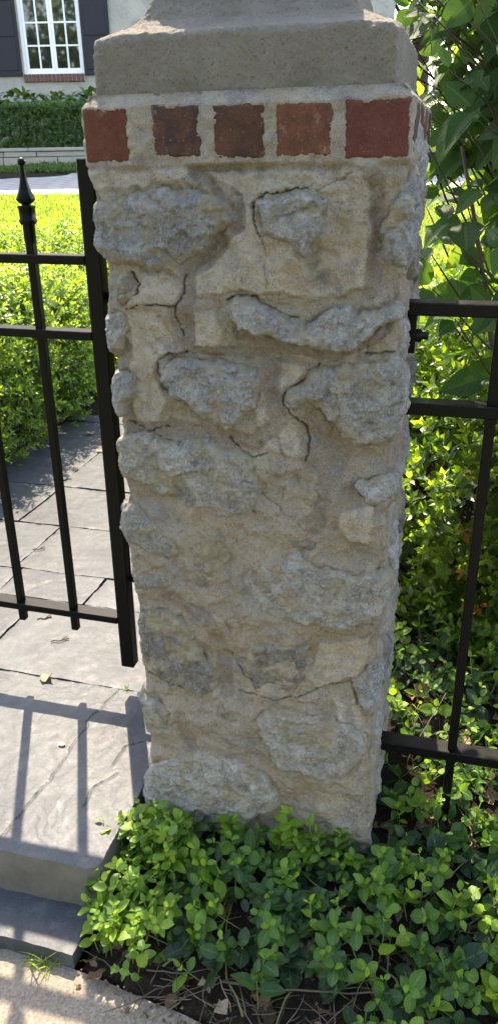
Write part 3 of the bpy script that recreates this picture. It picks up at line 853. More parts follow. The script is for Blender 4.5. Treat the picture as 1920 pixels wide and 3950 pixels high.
def stone_obj(pl, proud, mat, seed, edge=0.018, rough=0.007, res=0.0026, tilt=(0, 0)):
    P = np.array(pl)
    u0, u1, z0, z1 = P[:, 0].min() - .01, P[:, 0].max() + .01, P[:, 1].min() - .01, P[:, 1].max() + .01
    U, Z = np.meshgrid(np.arange(u0, u1, res), np.arange(z0, z1, res))
    s = signed(U + 0.014 * fbm(U * 20, Z * 20, seed, 3) + 0.006 * fbm(U * 75, Z * 75, seed, 3), Z + 0.014 * fbm(U * 20, Z * 20, seed + 9, 3) + 0.006 * fbm(U * 75, Z * 75, seed + 4, 3), pl)
    t = np.clip(s / edge, 0, 1)
    dome = np.sqrt(np.clip(1 - (1 - t) ** 2, 0, 1))
    cu_, cz_ = P.mean(0)
    # rock face: a few broken planes, the lowest wins
    q = np.random.default_rng(int(seed) + 1000)
    nf = max(5, int((u1 - u0) * (z1 - z0) / 0.0022))
    fac = np.full(U.shape, 0.02)
    wu_, wz_ = U + 0.012 * fbm(U * 30, Z * 30, seed + 31, 3), Z + 0.012 * fbm(U * 30, Z * 30, seed + 37, 3)
    for _ in range(nf):
        a_, b_ = q.uniform(u0, u1), q.uniform(z0, z1)
        g1, g2 = q.normal() * 0.30, q.normal() * 0.30
        fac = np.minimum(fac, np.maximum(q.uniform(-0.003, 0.011) + g1 * (wu_ - a_) + g2 * (wz_ - b_), -0.012))
    fac = fac - np.median(fac)
    r = ridged(U * 19, Z * 19, seed, 5) * 0.7 + fbm(U * 34, Z * 34, seed + 3, 4) * 0.9
    h = -0.012 + (proud + 0.012) * dome + dome * (rough * 0.75 * r + np.clip(fac, -0.012, 0.010) * 0.8) + (U - cu_) * tilt[0] + (Z - cz_) * tilt[1]
    jx, jz = U + 0.006 * fbm(U * 60, Z * 60, seed + 71, 3), Z + 0.006 * fbm(U * 60, Z * 60, seed + 77, 3)
    h += dome * (facets(jx, jz * 1.25, 0.045, 0.11, seed) + facets(jx, jz, 0.016, 0.14, seed + 5))
    h += 0.0026 * fbm(U * 80, Z * 80, seed, 3) + 0.0016 * fbm(U * 190, Z * 190, seed, 2)
    ul = (U + DEP) % PER - DEP
    h -= np.where(ul < 0, 1, np.clip(1 - ul / RC, 0, 1)) * left_inset(Z) * 0.75 * (ul < WID / 2)
    m = s > -0.006
    V = wrap_pts(U, Z, h).reshape(-1, 3)
    F = grid_faces(*U.shape, mask=m)
    if not len(F): return
    idx, F2 = compact(V, F)
    cov = float(np.interp(proud, [0.0, 0.006, 0.016], [0.26, 0.04, -0.28]))
    film = np.maximum(1 - sstep(0.0, 0.013, s + 0.022 * fbm(U * 55, Z * 55, seed + 51, 4)), sstep(0.12, 0.32, fbm(U * 17, Z * 17, seed + 61, 5) + cov))
    return link('stone', mesh('stone', V[idx], F2, mat, attrs={'film': (film * 0.92).ravel()[idx]}), pillar)
SP = {  # proud height, material, edge, roughness, tilt
'S1': (0.013, ST_BLUE, 0.022, 0.0085, (0, 0)), 'S2': (0.016, ST_BLUE, 0.016, 0.006, (0, 0.08)), 'S3': (0.015, ST_GREY, 0.012, 0.0065, (0, -0.25)),
'S4': (0.014, ST_BLUE, 0.016, 0.007, (0, 0)), 'S5': (0.015, ST_GREY, 0.02, 0.009, (0.05, -0.05)), 'S6': (0.010, ST_GREY, 0.02, 0.008, (0, 0.06)),
'S7': (0.013, ST_GREY, 0.02, 0.008, (-0.05, 0)), 'S7b': (0.006, ST_GREY, 0.02, 0.007, (0, 0)), 'S8': (-0.001, ST_WARM, 0.016, 0.006, (0, 0)),
'S9': (0.008, ST_GREY, 0.02, 0.008, (0.03, 0.05)), 'S10': (0.002, ST_DARK, 0.016, 0.008, (0.05, 0)), 'S11': (0.003, ST_WARM, 0.014, 0.006, (0, 0.04)),
'S12': (0.009, ST_BLUE, 0.018, 0.007, (0, 0)), 'S13': (0.009, ST_GREY, 0.018, 0.007, (0, 0)), 'S14': (0.000, ST_WARM, 0.014, 0.006, (0, 0)),
'S15': (0.009, ST_GREY, 0.024, 0.007, (0, 0)), 'S16': (0.011, ST_GREY, 0.02, 0.009, (0, -0.04)), 'S17': (0.010, ST_BLUE, 0.02, 0.008, (0, 0)),
'S18': (0.012, ST_BLUE, 0.014, 0.005, (0, 0)), 'S19': (0.010, ST_GREY, 0.012, 0.003, (0, 0)), 'S20': (0.011, ST_BLUE, 0.016, 0.007, (0, 0)),
'S21': (-0.001, ST_WARM, 0.015, 0.005, (0, 0)), 'S22': (0.010, ST_BLUE, 0.018, 0.006, (0, 0)), 'S23': (0.001, ST_WARM, 0.015, 0.005, (0, 0))}
for i, (k, pl) in enumerate(STONES.items()):
    pr, mt, ed, ro, ti = SP[k]
    stone_obj(pl, pr, mt, 50 + i * 7, ed, ro, tilt=ti)
# stones of the right, back and left faces
rs = random.Random(4)
def blob(u, z, a, b):
    n = 10
    return [(u + a * math.cos(2 * math.pi * i / n) * rs.uniform(.75, 1.15), z + b * math.sin(2 * math.pi * i / n) * rs.uniform(.75, 1.15)) for i in range(n)]
for s0, ln, rr, step in ((WID, DEP, 0.0045, 1), (WID + DEP, WID, 0.009, 1), (-DEP, DEP, 0.005, 1)):
    z = 0.02
    i = 0
    while z < 1.42:
        hgt = rs.uniform(0.05, 0.075)
        u = s0 + (0.10 if i % 2 else 0.16) + rs.uniform(-.02, .02)
        while u < s0 + ln - 0.09:
            a = rs.uniform(0.06, 0.095)
            stone_obj(blob(u, z + hgt, a, hgt), rs.uniform(0.006, 0.014), rs.choice([ST_BLUE, ST_GREY, ST_GREY, ST_DARK]), 300 + int(u * 1000) + i, 0.022, 0.008, rr)
            u += 2 * a + rs.uniform(0.03, 0.06)
        z += 2 * hgt + rs.uniform(0.03, 0.05)
        i += 1
# bricks
BM = [m_brick('brick_red', (0.072, 0.026, 0.019), (0.097, 0.034, 0.023), (0.114, 0.042, 0.029), 0.15),
      m_brick('brick_burnt', (0.030, 0.023, 0.022), (0.063, 0.034, 0.027), (0.127, 0.050, 0.028), 0.35),
      m_brick('brick_brown', (0.041, 0.025, 0.019), (0.061, 0.033, 0.023), (0.085, 0.041, 0.027), 0.25),
      m_brick('brick_orange', (0.074, 0.034, 0.023), (0.108, 0.045, 0.029), (0.133, 0.057, 0.035), 0.35),
      m_brick('brick_maroon', (0.080, 0.027, 0.022), (0.094, 0.033, 0.027), (0.105, 0.039, 0.031), 0.08),
      m_brick('brick_dark', (0.025, 0.019, 0.017), (0.042, 0.028, 0.023), (0.060, 0.034, 0.027), 0.3)]
for i, (a, b, c, d) in enumerate(BRU):
    front = i < 5
    nu, nz = (40, 36) if front else (14, 14)
    e = 0.002
    uu_ = np.linspace(a - e, b + e, nu); zz_ = np.linspace(c - e, d + e, nz)
    U, Z = np.meshgrid(uu_, zz_)
    s = np.minimum(np.minimum(U - a + e, b + e - U), np.minimum(Z - c + e, d + e - Z))
    H = 0.0048 + 0.0007 * fbm(U * 60, Z * 60, i * 5.3, 4) - 0.004 * (1 - sstep(0, 0.005, s + 0.0012 * fbm(U * 120, Z * 120, i, 2)))
    V = wrap_pts(U, Z, H).reshape(-1, 3)
    F = grid_faces(nz, nu)
    ii = np.arange(nz * nu).reshape(nz, nu)
    ring = np.concatenate([ii[0, :-1], ii[:-1, -1], ii[-1, :0:-1], ii[:0:-1, 0]])
    back = wrap_pts(U, Z, np.full_like(H, -0.05)).reshape(-1, 3)[ring]
    k = len(V) + np.arange(len(ring))
    sf = np.stack([ring, k, np.roll(k, -1), np.roll(ring, -1)], 1)
    o = link('brick', mesh('brick', np.concatenate([V, back]), [F, sf], BM[i] if front else BM[[5, 1, 2, 0][i % 4]]), pillar)
    if front:
        o['label'] = ['plain red brick at the left end', 'burnt brick with an orange centre', 'dark brown brick in the middle', 'orange red brick smeared with mortar', 'wide maroon brick at the right end'][i]
# concrete cap: a square band, then a concave sweep up to a neck and a ball
def cap():
    prof = [(0.262, 1.566), (0.262, 1.60), (0.262, 1.63), (0.2615, 1.66), (0.261, 1.676), (0.258, 1.683), (0.252, 1.686)]
    prof += [(0.232, 1.692), (0.212, 1.6995), (0.195, 1.710), (0.181, 1.732), (0.168, 1.772), (0.156, 1.82), (0.146, 1.87)]
    prof += [(0.145, 1.885), (0.142, 1.905), (0.12, 1.915), (0.085, 1.925)]
    P = np.array(prof)
    # resample finely
    L = np.concatenate([[0], np.cumsum(np.hypot(*np.diff(P, axis=0).T))])
    s = np.arange(0, L[-1], 0.003)
    Rr, Zz = np.interp(s, L, P[:, 0]), np.interp(s, L, P[:, 1])
    n = 170
    q = np.linspace(-1, 1, n, endpoint=False)
    side = []
    for a, (t, nn) in enumerate((((1, 0), (0, -1)), ((0, 1), (1, 0)), ((-1, 0), (0, 1)), ((0, -1), (-1, 0)))):
        side.append(np.outer(q, t) + np.array(nn))
    sq = np.concatenate(side)                     # square ring of max-norm 1
    k = 44.0
    nrm = (np.abs(sq) ** k).sum(1) ** (1 / k)
    sq = sq / nrm[:, None]
    V = np.zeros((len(s), len(sq), 3))
    sy = (DEP / 2 - 0.016) / 0.262
    V[..., 0] = WID / 2 - 0.006 + Rr[:, None] * sq[None, :, 0]
    V[..., 1] = DEP / 2 + Rr[:, None] * sq[None, :, 1] * ((Rr - 0.262 * (1 - sy)) / Rr)[:, None]
    V[..., 2] = Zz[:, None]
    nz = 0.0018 * fbm(V[..., 0] * 60, V[..., 1] * 60, V[..., 2] * 60, 3) + 0.0016 * fbm(V[..., 0] * 170, V[..., 1] * 170, V[..., 2] * 170, 2) + 0.0018 * fbm(V[..., 0] * 12, V[..., 1] * 12, V[..., 2] * 12, 2)
    V[..., :2] += sq[None] * nz[..., None]
    V[..., 2] += nz * 0.7
    # broken arrises at the corners
    cor = np.clip((np.abs(sq[:, 0] * sq[:, 1]) - 0.80) / 0.2, 0, 1)
    ar = np.exp(-((Zz - 1.68) / 0.012) ** 2)
    V[..., 2] -= 0.007 * cor[None] * ar[:, None]
    return V.reshape(-1, 3), grid_faces(len(s), len(sq), wrap=True)
V, F = cap()
capo = link('cap', mesh('cap', V, F, CONC), pillar)
pr = [(0.085, 0.0)] + [(0.105 * math.sin(a), 0.085 - 0.105 * math.cos(a)) for a in np.linspace(0.6, math.pi, 22)]
V, F = lathe_arrays(pr, 40, (WID / 2, DEP / 2, 1.922))
link('ball', mesh('ball', V, F, CONC), capo)

# ================================================================== gate and fence
GY_ = 0.43
gate = empty('garden_gate', (-0.4, GY_, LAND_Z), 'black steel gate with spear topped pickets, left of the pillar', 'gate')
box('gate_post', (-0.244, -0.203, GY_ - 0.02, GY_ + 0.02, 0.066, 1.500), BLACK, gate, 0.002)
gate.rotation_euler.y = R(0.6)                   # the gate sags a little
for zt in (1.283, 1.097, 0.243):
    box('rail', (-1.30, -0.244, GY_ - 0.0225, GY_ + 0.0225, zt - 0.022, zt), BLACK, gate, 0.0015)
def spear(x, y, z0):
    """square forged finial: collar, flared base, slim neck and ball"""
    pr = [(0.0125, -0.055), (0.0125, -0.012), (0.016, -0.010), (0.0185, -0.004), (0.0185, 0.0), (0.0165, 0.002), (0.0170, 0.026), (0.0185, 0.028), (0.0185, 0.032), (0.010, 0.033),
          (0.009, 0.036), (0.015, 0.040), (0.0193, 0.046), (0.0188, 0.050), (0.0150, 0.060), (0.0110, 0.072), (0.0082, 0.085), (0.0064, 0.100), (0.0052, 0.115), (0.0048, 0.124)]
    n = 16
    th = np.arange(n) / n * 2 * np.pi
    k = 5
    sq = 1 / (np.abs(np.cos(th)) ** k + np.abs(np.sin(th)) ** k) ** (1 / k)
    V = np.array([[x + r * s * np.cos(t), y + r * s * np.sin(t), z0 + z] for r, z in pr for t, s in zip(th, sq)])
    F = grid_faces(len(pr), n, wrap=True)
    ball = [(0.0005 + 0.0095 * math.sin(a), 0.131 - 0.0095 * math.cos(a)) for a in np.linspace(0.3, math.pi, 12)]
    V2, F2 = lathe_arrays(ball, 16, (x, y, z0))
    return np.concatenate([V, V2]), np.concatenate([F, F2 + len(V)])
for i, x in enumerate((-0.397, -0.577, -0.757, -0.937, -1.117)):
    p = box('picket', (x - 0.0105, x + 0.0105, GY_ - 0.0105, GY_ + 0.0105, 0.167 if i == 0 else 0.175, 1.325), BLACK, gate, 0.0015)
    V, F = spear(x, GY_, 1.363)
    link('finial', mesh('finial', V, F, BLACK), p)
hp = empty('hinge_post', (-0.15, 0.455, LAND_Z), 'black ball topped hinge post half hidden behind the pillar', 'post')
box('shaft', (-0.175, -0.130, 0.433, 0.478, LAND_Z - 0.05, 1.535), BLACK, hp, 0.002)
box('post_cap', (-0.181, -0.124, 0.427, 0.484, 1.535, 1.545), BLACK, hp, 0.002)
V, F = lathe_arrays([(0.014, 0), (0.010, 0.006), (0.011, 0.012)] + [(0.0245 * math.sin(a), 0.034 - 0.0245 * math.cos(a)) for a in np.linspace(0.45, math.pi, 16)], 24, (-0.1525, 0.4555, 1.545))
link('ball', mesh('ball', V, F, BLACK), hp)
for z in (0.36, 1.18):
    V, F, T = tube_arrays([(-0.206, 0.455, z), (-0.176, 0.455, z)], 0.012, 10)
    link('hinge', mesh('hinge', V, [F, T], BLACK), hp)
    box('wall_bracket', (-0.130, 0.012, 0.448, 0.462, z - 0.02, z + 0.02), BLACK, hp, 0.001)

FY = 0.15
fence = empty('garden_fence', (1.0, FY, -0.1), 'black steel picket fence running right from the pillar', 'fence')
for zt, h in ((1.236, 0.025), (1.040, 0.025), (0.178, 0.026)):
    box('rail', (0.545, 2.9, FY - 0.0225, FY + 0.0225, zt - h, zt), BLACKW, fence, 0.002)
for i in range(12):
    x = 0.7495 + i * 0.165
    p = box('picket', (x - 0.0105, x + 0.0105, FY - 0.0105, FY + 0.0105, -0.10, 1.33), BLACKW, fence, 0.0015)
    V, F = spear(x, FY, 1.365)
    link('finial', mesh('finial', V, F, BLACKW), p)
box('strap', (0.573, 0.592, FY - 0.004, FY + 0.004, 1.135, 1.212), BLACKW, fence, 0.001)
V, F, T = tube_arrays([(0.575, FY + 0.01, 1.168), (0.602, FY + 0.01, 1.168), (0.604, FY + 0.01, 1.168), (0.616, FY + 0.01, 1.168)], [0.013, 0.013, 0.008, 0.008], 10)
link('bolt', mesh('bolt', V, [F, T], BLACKW), fence)

# ================================================================== house, wall, drive and lawn
HD = 17.0
HOUSE = m_house()
house = empty('house', far(-3.5, HD, 1.9), 'cream rubble stone house with a white casement window and dark shutters', 'house')
WX0, WX1, WZ0, WZ1 = -4.165, -3.005, 3.105, 5.21       # the window opening
fbox('wall', -11, WX0, HD, HD + 0.4, 1.2, 8.2, HOUSE, house)
fbox('wall', WX1, 2.6, HD, HD + 0.4, 1.2, 8.2, HOUSE, house)
fbox('wall', WX0, WX1, HD, HD + 0.4, 1.2, WZ0 - 0.135, HOUSE, house)
fbox('wall', WX0, WX1, HD, HD + 0.4, WZ1, 8.2, HOUSE, house)
fbox('wall', 2.6, 2.9, HD, HD + 9, 1.2, 8.2, HOUSE, house)
fbox('wall', -11.3, -11, HD, HD + 9, 1.2, 8.2, HOUSE, house)
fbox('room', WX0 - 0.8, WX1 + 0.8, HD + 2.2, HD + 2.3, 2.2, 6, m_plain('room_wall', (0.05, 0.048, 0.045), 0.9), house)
# gable roof
ROOF = m_plain('roof_shingles', (0.07, 0.068, 0.066), 0.9, 0.2, 0.3, 12, 0.5)
pts = [(-11.8, HD - 0.55, 8.0), (3.4, HD - 0.55, 8.0), (3.4, HD + 4.7, 11.0), (-11.8, HD + 4.7, 11.0), (-11.8, HD + 9.6, 8.0), (3.4, HD + 9.6, 8.0)]
V = [far(*p) for p in pts] + [far(a, b, c + 0.25) for a, b, c in pts]
link('roof', mesh('roof', V, [np.array([[0, 1, 2, 3], [3, 2, 5, 4], [6, 9, 8, 7], [9, 10, 11, 8], [0, 6, 7, 1], [4, 5, 11, 10], [1, 7, 8, 2], [2, 8, 11, 5], [0, 3, 9, 6], [3, 4, 10, 9]])], ROOF, smooth=False), house)
WHITE = m_plain('white_paint', (0.74, 0.74, 0.75), 0.5, 0.4, 0.04, 4)
SHUT = m_plain('shutter_paint', (0.021, 0.021, 0.027), 0.65, 0.25, 0.15, 6)
GLASS = m_glass()
win = bpy.data.objects.new('window', None); COL.objects.link(win); win.parent = house
win.matrix_parent_inverse = Matrix.Translation(-Vector(house.location))
fy0, fy1 = HD + 0.05, HD + 0.17
wf = fbox('window_frame', WX0, WX0 + 0.055, fy0, fy1, WZ0, WZ1, WHITE, win, 0.004)
fbox('window_frame', WX1 - 0.03, WX1, fy0, fy1, WZ0, WZ1, WHITE, win, 0.004)
fbox('window_frame', WX0 + 0.055, WX1 - 0.03, fy0, fy1, WZ0, WZ0 + 0.04, WHITE, win, 0.004)
fbox('window_frame', WX0 + 0.055, WX1 - 0.03, fy0, fy1, WZ1 - 0.05, WZ1, WHITE, win, 0.004)
xm = (WX0 + 0.055 + WX1 - 0.03) / 2
for a, b in ((WX0 + 0.057, xm - 0.002), (xm + 0.002, WX1 - 0.032)):
    s0, s1 = fy0 + 0.02, fy1 - 0.03
    zb, zt = WZ0 + 0.042, WZ1 - 0.052
    fbox('sash', a, a + 0.05, s0, s1, zb, zt, WHITE, win, 0.004); fbox('sash', b - 0.05, b, s0, s1, zb, zt, WHITE, win, 0.004)
    fbox('sash', a + 0.05, b - 0.05, s0, s1, zb, zb + 0.06, WHITE, win, 0.004); fbox('sash', a + 0.05, b - 0.05, s0, s1, zt - 0.06, zt, WHITE, win, 0.004)
    xi0, xi1, zi0, zi1 = a + 0.05, b - 0.05, zb + 0.06, zt - 0.06
    xc = (xi0 + xi1) / 2
    fbox('glazing_bar', xc - 0.016, xc + 0.016, s0 + 0.005, s1 - 0.005, zi0, zi1, WHITE, win, 0.003)
    nr = 5
    ph = (zi1 - zi0) / nr
    for r_ in range(nr):
        if r_:
            for c0, c1 in ((xi0, xc - 0.016), (xc + 0.016, xi1)):
                fbox('glazing_bar', c0, c1, s0 + 0.007, s1 - 0.007, zi0 + r_ * ph - 0.015, zi0 + r_ * ph + 0.015, WHITE, win, 0.003)
        for c0, c1 in ((xi0, xc - 0.016), (xc + 0.016, xi1)):
            o = fbox('pane', c0 + 0.001, c1 - 0.001, s0 + 0.02, s0 + 0.026, zi0 + r_ * ph + (0.015 if r_ else 0), zi0 + (r_ + 1) * ph - 0.015, GLASS, win)
SB = m_brick('sill_brick', (0.09, 0.045, 0.04), (0.14, 0.065, 0.055), (0.18, 0.09, 0.075), 0.3)
nb = 15
bw = (WX1 - WX0) / nb
fbox('sill_mortar', WX0, WX1, HD - 0.045, HD + 0.2, WZ0 - 0.130, WZ0 - 0.006, m_plain('sill_mortar', (0.40, 0.37, 0.33), 0.9), house)
for i in range(nb):
    fbox('sill_brick', WX0 + i * bw + 0.006, WX0 + (i + 1) * bw - 0.006, HD - 0.06 + random.uniform(-.004, .004), HD + 0.19, WZ0 - 0.128, WZ0 - 0.002, SB, house, 0.004)
for x0, x1 in ((-4.80, WX0 - 0.02), (WX1 + 0.012, -2.46)):
    sh = fbox('shutter', x0, x1, HD - 0.05, HD - 0.012, WZ0 - 0.03, WZ1 + 0.03, SHUT, house, 0.006)
    for z0, z1 in ((WZ0 + 0.06, WZ0 + 0.52), (WZ0 + 0.62, WZ0 + 1.10), (WZ0 + 1.20, WZ0 + 1.98)):
        fbox('shutter_panel', x0 + 0.06, x1 - 0.06, HD - 0.062, HD - 0.048, z0, z1, SHUT, sh, 0.006)

# low retaining wall of sawn stones
RW = m_plain('wall_limestone', (0.27, 0.255, 0.225), 0.9, 0.2, 0.3, 6, 0.6)
rw = empty('retaining_wall', far(-3, 14.5, 1.4), 'low pale dry stone retaining wall below the clipped hedge', 'wall')
fbox('wall_core', -6.2, 6.2, 14.50, 14.9, 1.25, 1.735, m_plain('wall_core', (0.06, 0.055, 0.05), 0.95), rw)
rs = random.Random(11)
z = 1.38
for hgt in (0.12, 0.14, 0.085, 0.06):
    x = -6.2 + rs.uniform(-.3, 0)
    cap_ = z > 1.7
    while x < 6.2:
        ln = rs.uniform(0.9, 1.5) if cap_ else rs.uniform(0.35, 1.1)
        if True:
            fbox('stone', x, x + ln - 0.012, 14.46 - (0.03 if cap_ else rs.uniform(-.012, .012)), 14.75, z, z + hgt - 0.008, RW, rw, 0.008)
        x += ln
    z += hgt
# drive of pavers
def sheet(name, l0, l1, d0, d1, off, mat, nd=20, nl=40):
    L, D = np.meshgrid(np.linspace(l0, l1, nl), np.linspace(d0, d1, nd))
    P = CAM0[None, None] + FR * L[..., None] + FA * D[..., None]
    P[..., 2] = terrain(P[..., 0], P[..., 1]) + off + np.interp(P[..., 1], [0, 1], [0, 0])
    return tag(link(name, mesh(name, P.reshape(-1, 3), grid_faces(nd, nl), mat)), kind='structure')
sheet('driveway', -16, 14, 11.45, 14.05, 0.035, PAVER, 24, 60)
sheet('lawn', -14, 14, 5.3, 11.43, 0.03, TURF, 40, 60)

# ================================================================== leaves
def leaf(L, W, rows=5, cols=2, fold=0.25, droop=0.15, a=0.8, tip=0.0, wav=0.0, stalk=0.0, seed=0, ex=0.75):
    """leaf along +Y, face up +Z; returns verts, quads, uv"""
    t = np.linspace(0, 1, rows + 1)
    w = np.sin(np.pi * np.clip(t, 0, 1) ** a) ** ex
    if tip: w = w * (1 - tip * t ** 3)
    w[0] = 0.06; w[-1] = 0.015
    x = np.linspace(-1, 1, 2 * cols // 2 * 2 + 1) if cols > 1 else np.array([-1, 0, 1])
    X = np.outer(w, x) * W / 2
    Y = np.repeat((t * L)[:, None], len(x), 1)
    Zv = fold * np.abs(X) - droop * L * (t ** 2)[:, None] + wav * W * np.sin(t * 9 + seed)[:, None] * np.abs(x)[None]
    Y = Y * (1 - 0.12 * droop)
    V = np.stack([X, Y + stalk, Zv], -1).reshape(-1, 3)
    uv = np.stack([np.repeat((x / 2 + 0.5)[None], len(t), 0), np.repeat(t[:, None], len(x), 1)], -1).reshape(-1, 2)
    return V, grid_faces(len(t), len(x)), uv
def frame(d, n):
    d = d / (np.linalg.norm(d) + 1e-9)
    x = np.cross(d, n); x /= np.linalg.norm(x) + 1e-9
    z = np.cross(x, d)
    return np.stack([x, d, z], 1)
def randdir(r=rng):
    v = r.normal(size=3)
    return v / np.linalg.norm(v)
def scatter(name, tpls, items, mat, parent=None, kind='stuff'):
    """items: list of (tpl index, 3x3 basis*scale, position, rnd) -> one joined mesh"""
    M = Mass()
    by = {}
    for it in items: by.setdefault(it[0], []).append(it)
    for k, L in by.items():
        V, F, uv = tpls[k][:3]
        B = np.array([i[1] for i in L]); P = np.array([i[2] for i in L]); A = np.array([i[3] for i in L])
        W = np.einsum('nij,vj->nvi', B, V) + P[:, None]
        n, v = len(L), len(V)
        FF = (F[None] + (np.arange(n) * v)[:, None, None]).reshape(-1, F.shape[1])
        av = np.repeat(A, v)
        if len(tpls[k]) > 3: av = np.clip(av + np.tile(tpls[k][3], n), 0, 1)
        M.add(W.reshape(-1, 3), FF, uv=np.tile(uv, (n, 1)), a=av)
    o = link(name, M.mesh(name, mat), parent)
    if kind: o['kind'] = kind
    return o
def spray(nl, L, W, seed, stem=0.05, spread=0.9):
    """a shoot along +Z with pairs of leaves, as one template"""
    r = np.random.default_rng(seed)
    Vs, Fs, Us, As, n = [], [], [], [], 0
    for k in range(nl):
        t = (k + 1) / nl
        for s in (0, 1):
            az = k * 1.57 + s * math.pi + r.normal() * 0.35
            el = 0.1 + 0.9 * t + r.normal() * 0.2
            out = np.array([math.cos(az), math.sin(az), 0])
            d = out * math.cos(el) * spread + np.array([0, 0, 1]) * math.sin(el)
            nn = np.array([0, 0, 1]) * math.cos(el) - out * math.sin(el) + r.normal(size=3) * 0.2
            sz = (0.75 + 0.4 * math.sin(t * 2.6)) * r.uniform(0.8, 1.15)
            V, F, uv = leaf(L * sz, W * sz, 2, 1, 0.3, 0.12)
            V = V @ frame(d, nn).T + np.array([0, 0, stem * t])
            Vs.append(V); Fs.append(F + n); Us.append(uv); As.append(np.full(len(V), 0.28 * (t - 0.55) + r.normal() * 0.06)); n += len(V)
    return np.concatenate(Vs), np.concatenate(Fs), np.concatenate(Us), np.concatenate(As)

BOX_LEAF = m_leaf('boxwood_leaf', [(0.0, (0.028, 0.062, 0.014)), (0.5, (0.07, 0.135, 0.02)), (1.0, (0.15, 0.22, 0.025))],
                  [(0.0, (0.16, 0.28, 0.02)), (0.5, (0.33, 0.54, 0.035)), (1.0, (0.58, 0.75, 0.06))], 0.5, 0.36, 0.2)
BROWN_LEAF = m_rndramp('dead_leaf', [(0.0, (0.05, 0.032, 0.02)), (0.4, (0.13, 0.085, 0.05)), (0.7, (0.17, 0.12, 0.08)), (1.0, (0.28, 0.22, 0.155))], 0.8, (0.25, 0.13, 0.05), 0.2)
RUST_LEAF = m_rndramp('rust_leaf', [(0.0, (0.16, 0.06, 0.015)), (1.0, (0.36, 0.15, 0.03))], 0.7, (0.5, 0.2, 0.04), 0.35)
WOOD = m_rndramp('twig_bark', [(0.0, (0.04, 0.03, 0.023)), (0.5, (0.08, 0.063, 0.047)), (1.0, (0.14, 0.115, 0.088))], 0.9)
GREENSTEM = m_rndramp('green_stem', [(0.0, (0.08, 0.07, 0.035)), (1.0, (0.14, 0.20, 0.05))], 0.6)
SPR = [spray(4, 0.031, 0.015, i, 0.055) for i in range(6)]
SPRS = [spray(3, 0.037, 0.0175, 20 + i, 0.055) for i in range(6)]

def bush(name, label, c, rx, ry, rz, n, tpls, group=None, p=3.2, seed=0, rust=0, cat='shrub', lump=0.12, keep=None, upbias=0.5, base=None):
    """a clipped, lumpy shrub: leafy shell, twig core"""
    r = np.random.default_rng(seed)
    b = empty(name, (c[0], c[1], base if base is not None else ground_z(c[0], c[1])), label, cat, group)
    items, rus = [], []
    Mw = Mass()
    k = 0
    while k < n:
        v = r.normal(size=3)
        v /= np.linalg.norm(v)
        if v[2] < -0.75: continue
        s = (abs(v[0]) ** p + abs(v[1]) ** p + abs(v[2]) ** p) ** (-1 / p)
        q = v * s
        pos = np.array([q[0] * rx, q[1] * ry, q[2] * rz])
        nrm = np.sign(q) * np.abs(q) ** (p - 1) / np.array([rx, ry, rz])
        nrm /= np.linalg.norm(nrm)
        lm = 1 + lump * float(fbm((pos[0] + c[0]) * 4.2, (pos[1] + c[1]) * 4.2, (pos[2] + c[2]) * 4.2, 3))
        inner = r.random() < 0.34
        depth = r.uniform(0.12, 0.28) if inner else abs(r.normal()) * 0.05
        w_ = c + pos * lm - nrm * depth
        if keep is not None and not keep(w_): k += 1; continue
        d = nrm * 0.8 + np.array([0, 0, upbias]) + r.normal(size=3) * 0.38
        B = frame(d, randdir(r))[:, [0, 2, 1]].copy()
        B[:, 0] = -B[:, 0]
        sz = r.uniform(1.5, 2.1) if inner else r.uniform(0.75, 1.15)
        age_shade = np.clip(0.50 - depth * 3.6 + r.normal() * 0.15 + 0.22 * nrm[2], 0.02, 1)  # inner shade and sunlit tops are put into the leaf colour
        (rus if rust and not inner and r.random() < rust * (1.5 if depth > .05 else 0.5) else items).append((int(r.integers(len(tpls))), B * sz, w_, age_shade))
        k += 1
        if k % 22 == 0:
            pe = c + pos * lm * 0.93
            p0 = np.array([c[0] + r.normal() * rx * 0.25, c[1] + r.normal() * ry * 0.25, c[2] - rz * 0.95])
            m_ = (p0 + pe) / 2 + r.normal(size=3) * 0.06
            Mw.tube([p0, p0 * .5 + m_ * .5 + r.normal(size=3) * .02, m_, m_ * .5 + pe * .5, pe], [0.009, 0.007, 0.005, 0.0035, 0.002], 5, r.random() * 0.5)
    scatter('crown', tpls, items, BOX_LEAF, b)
    if rus: scatter('dry_leaves', tpls, rus, RUST_LEAF, b)
    o = link('stem', Mw.mesh('stem', WOOD), b); o['kind'] = 'stuff'
    return b
bush('boxwood_shrub', 'sunlit boxwood hedge beside the walkway, nearest the gate on the left', np.array([-2.27, 2.38, 0.44]), 0.72, 1.34, 0.54, 8600, SPR, 'boxwoods by the walkway', seed=1, p=3.4, lump=0.16)
bush('boxwood_shrub', 'boxwood shrub further up the walkway, beyond the dark gap', np.array([-2.50, 4.40, 0.46]), 0.90, 0.95, 0.60, 4200, SPR, 'boxwoods by the walkway', seed=2, p=3.0)
bush('boxwood_shrub', 'boxwood shrub where the walkway ends, seen past the gate post', np.array([-1.50, 5.15, 0.40]), 0.60, 0.75, 0.58, 2000, SPR, 'boxwoods by the walkway', seed=5, p=2.6)
bush('boxwood_shrub', 'boxwood hedge behind the right fence with a few rusty leaves', np.array([1.05, 1.95, 0.28]), 1.05, 1.10, 0.86, 9500, SPRS, seed=3, rust=0.03, p=2.3,
     keep=lambda w_: not (w_[0] < 0.62 and w_[1] < 0.52) and w_[2] > -0.05, lump=0.22)
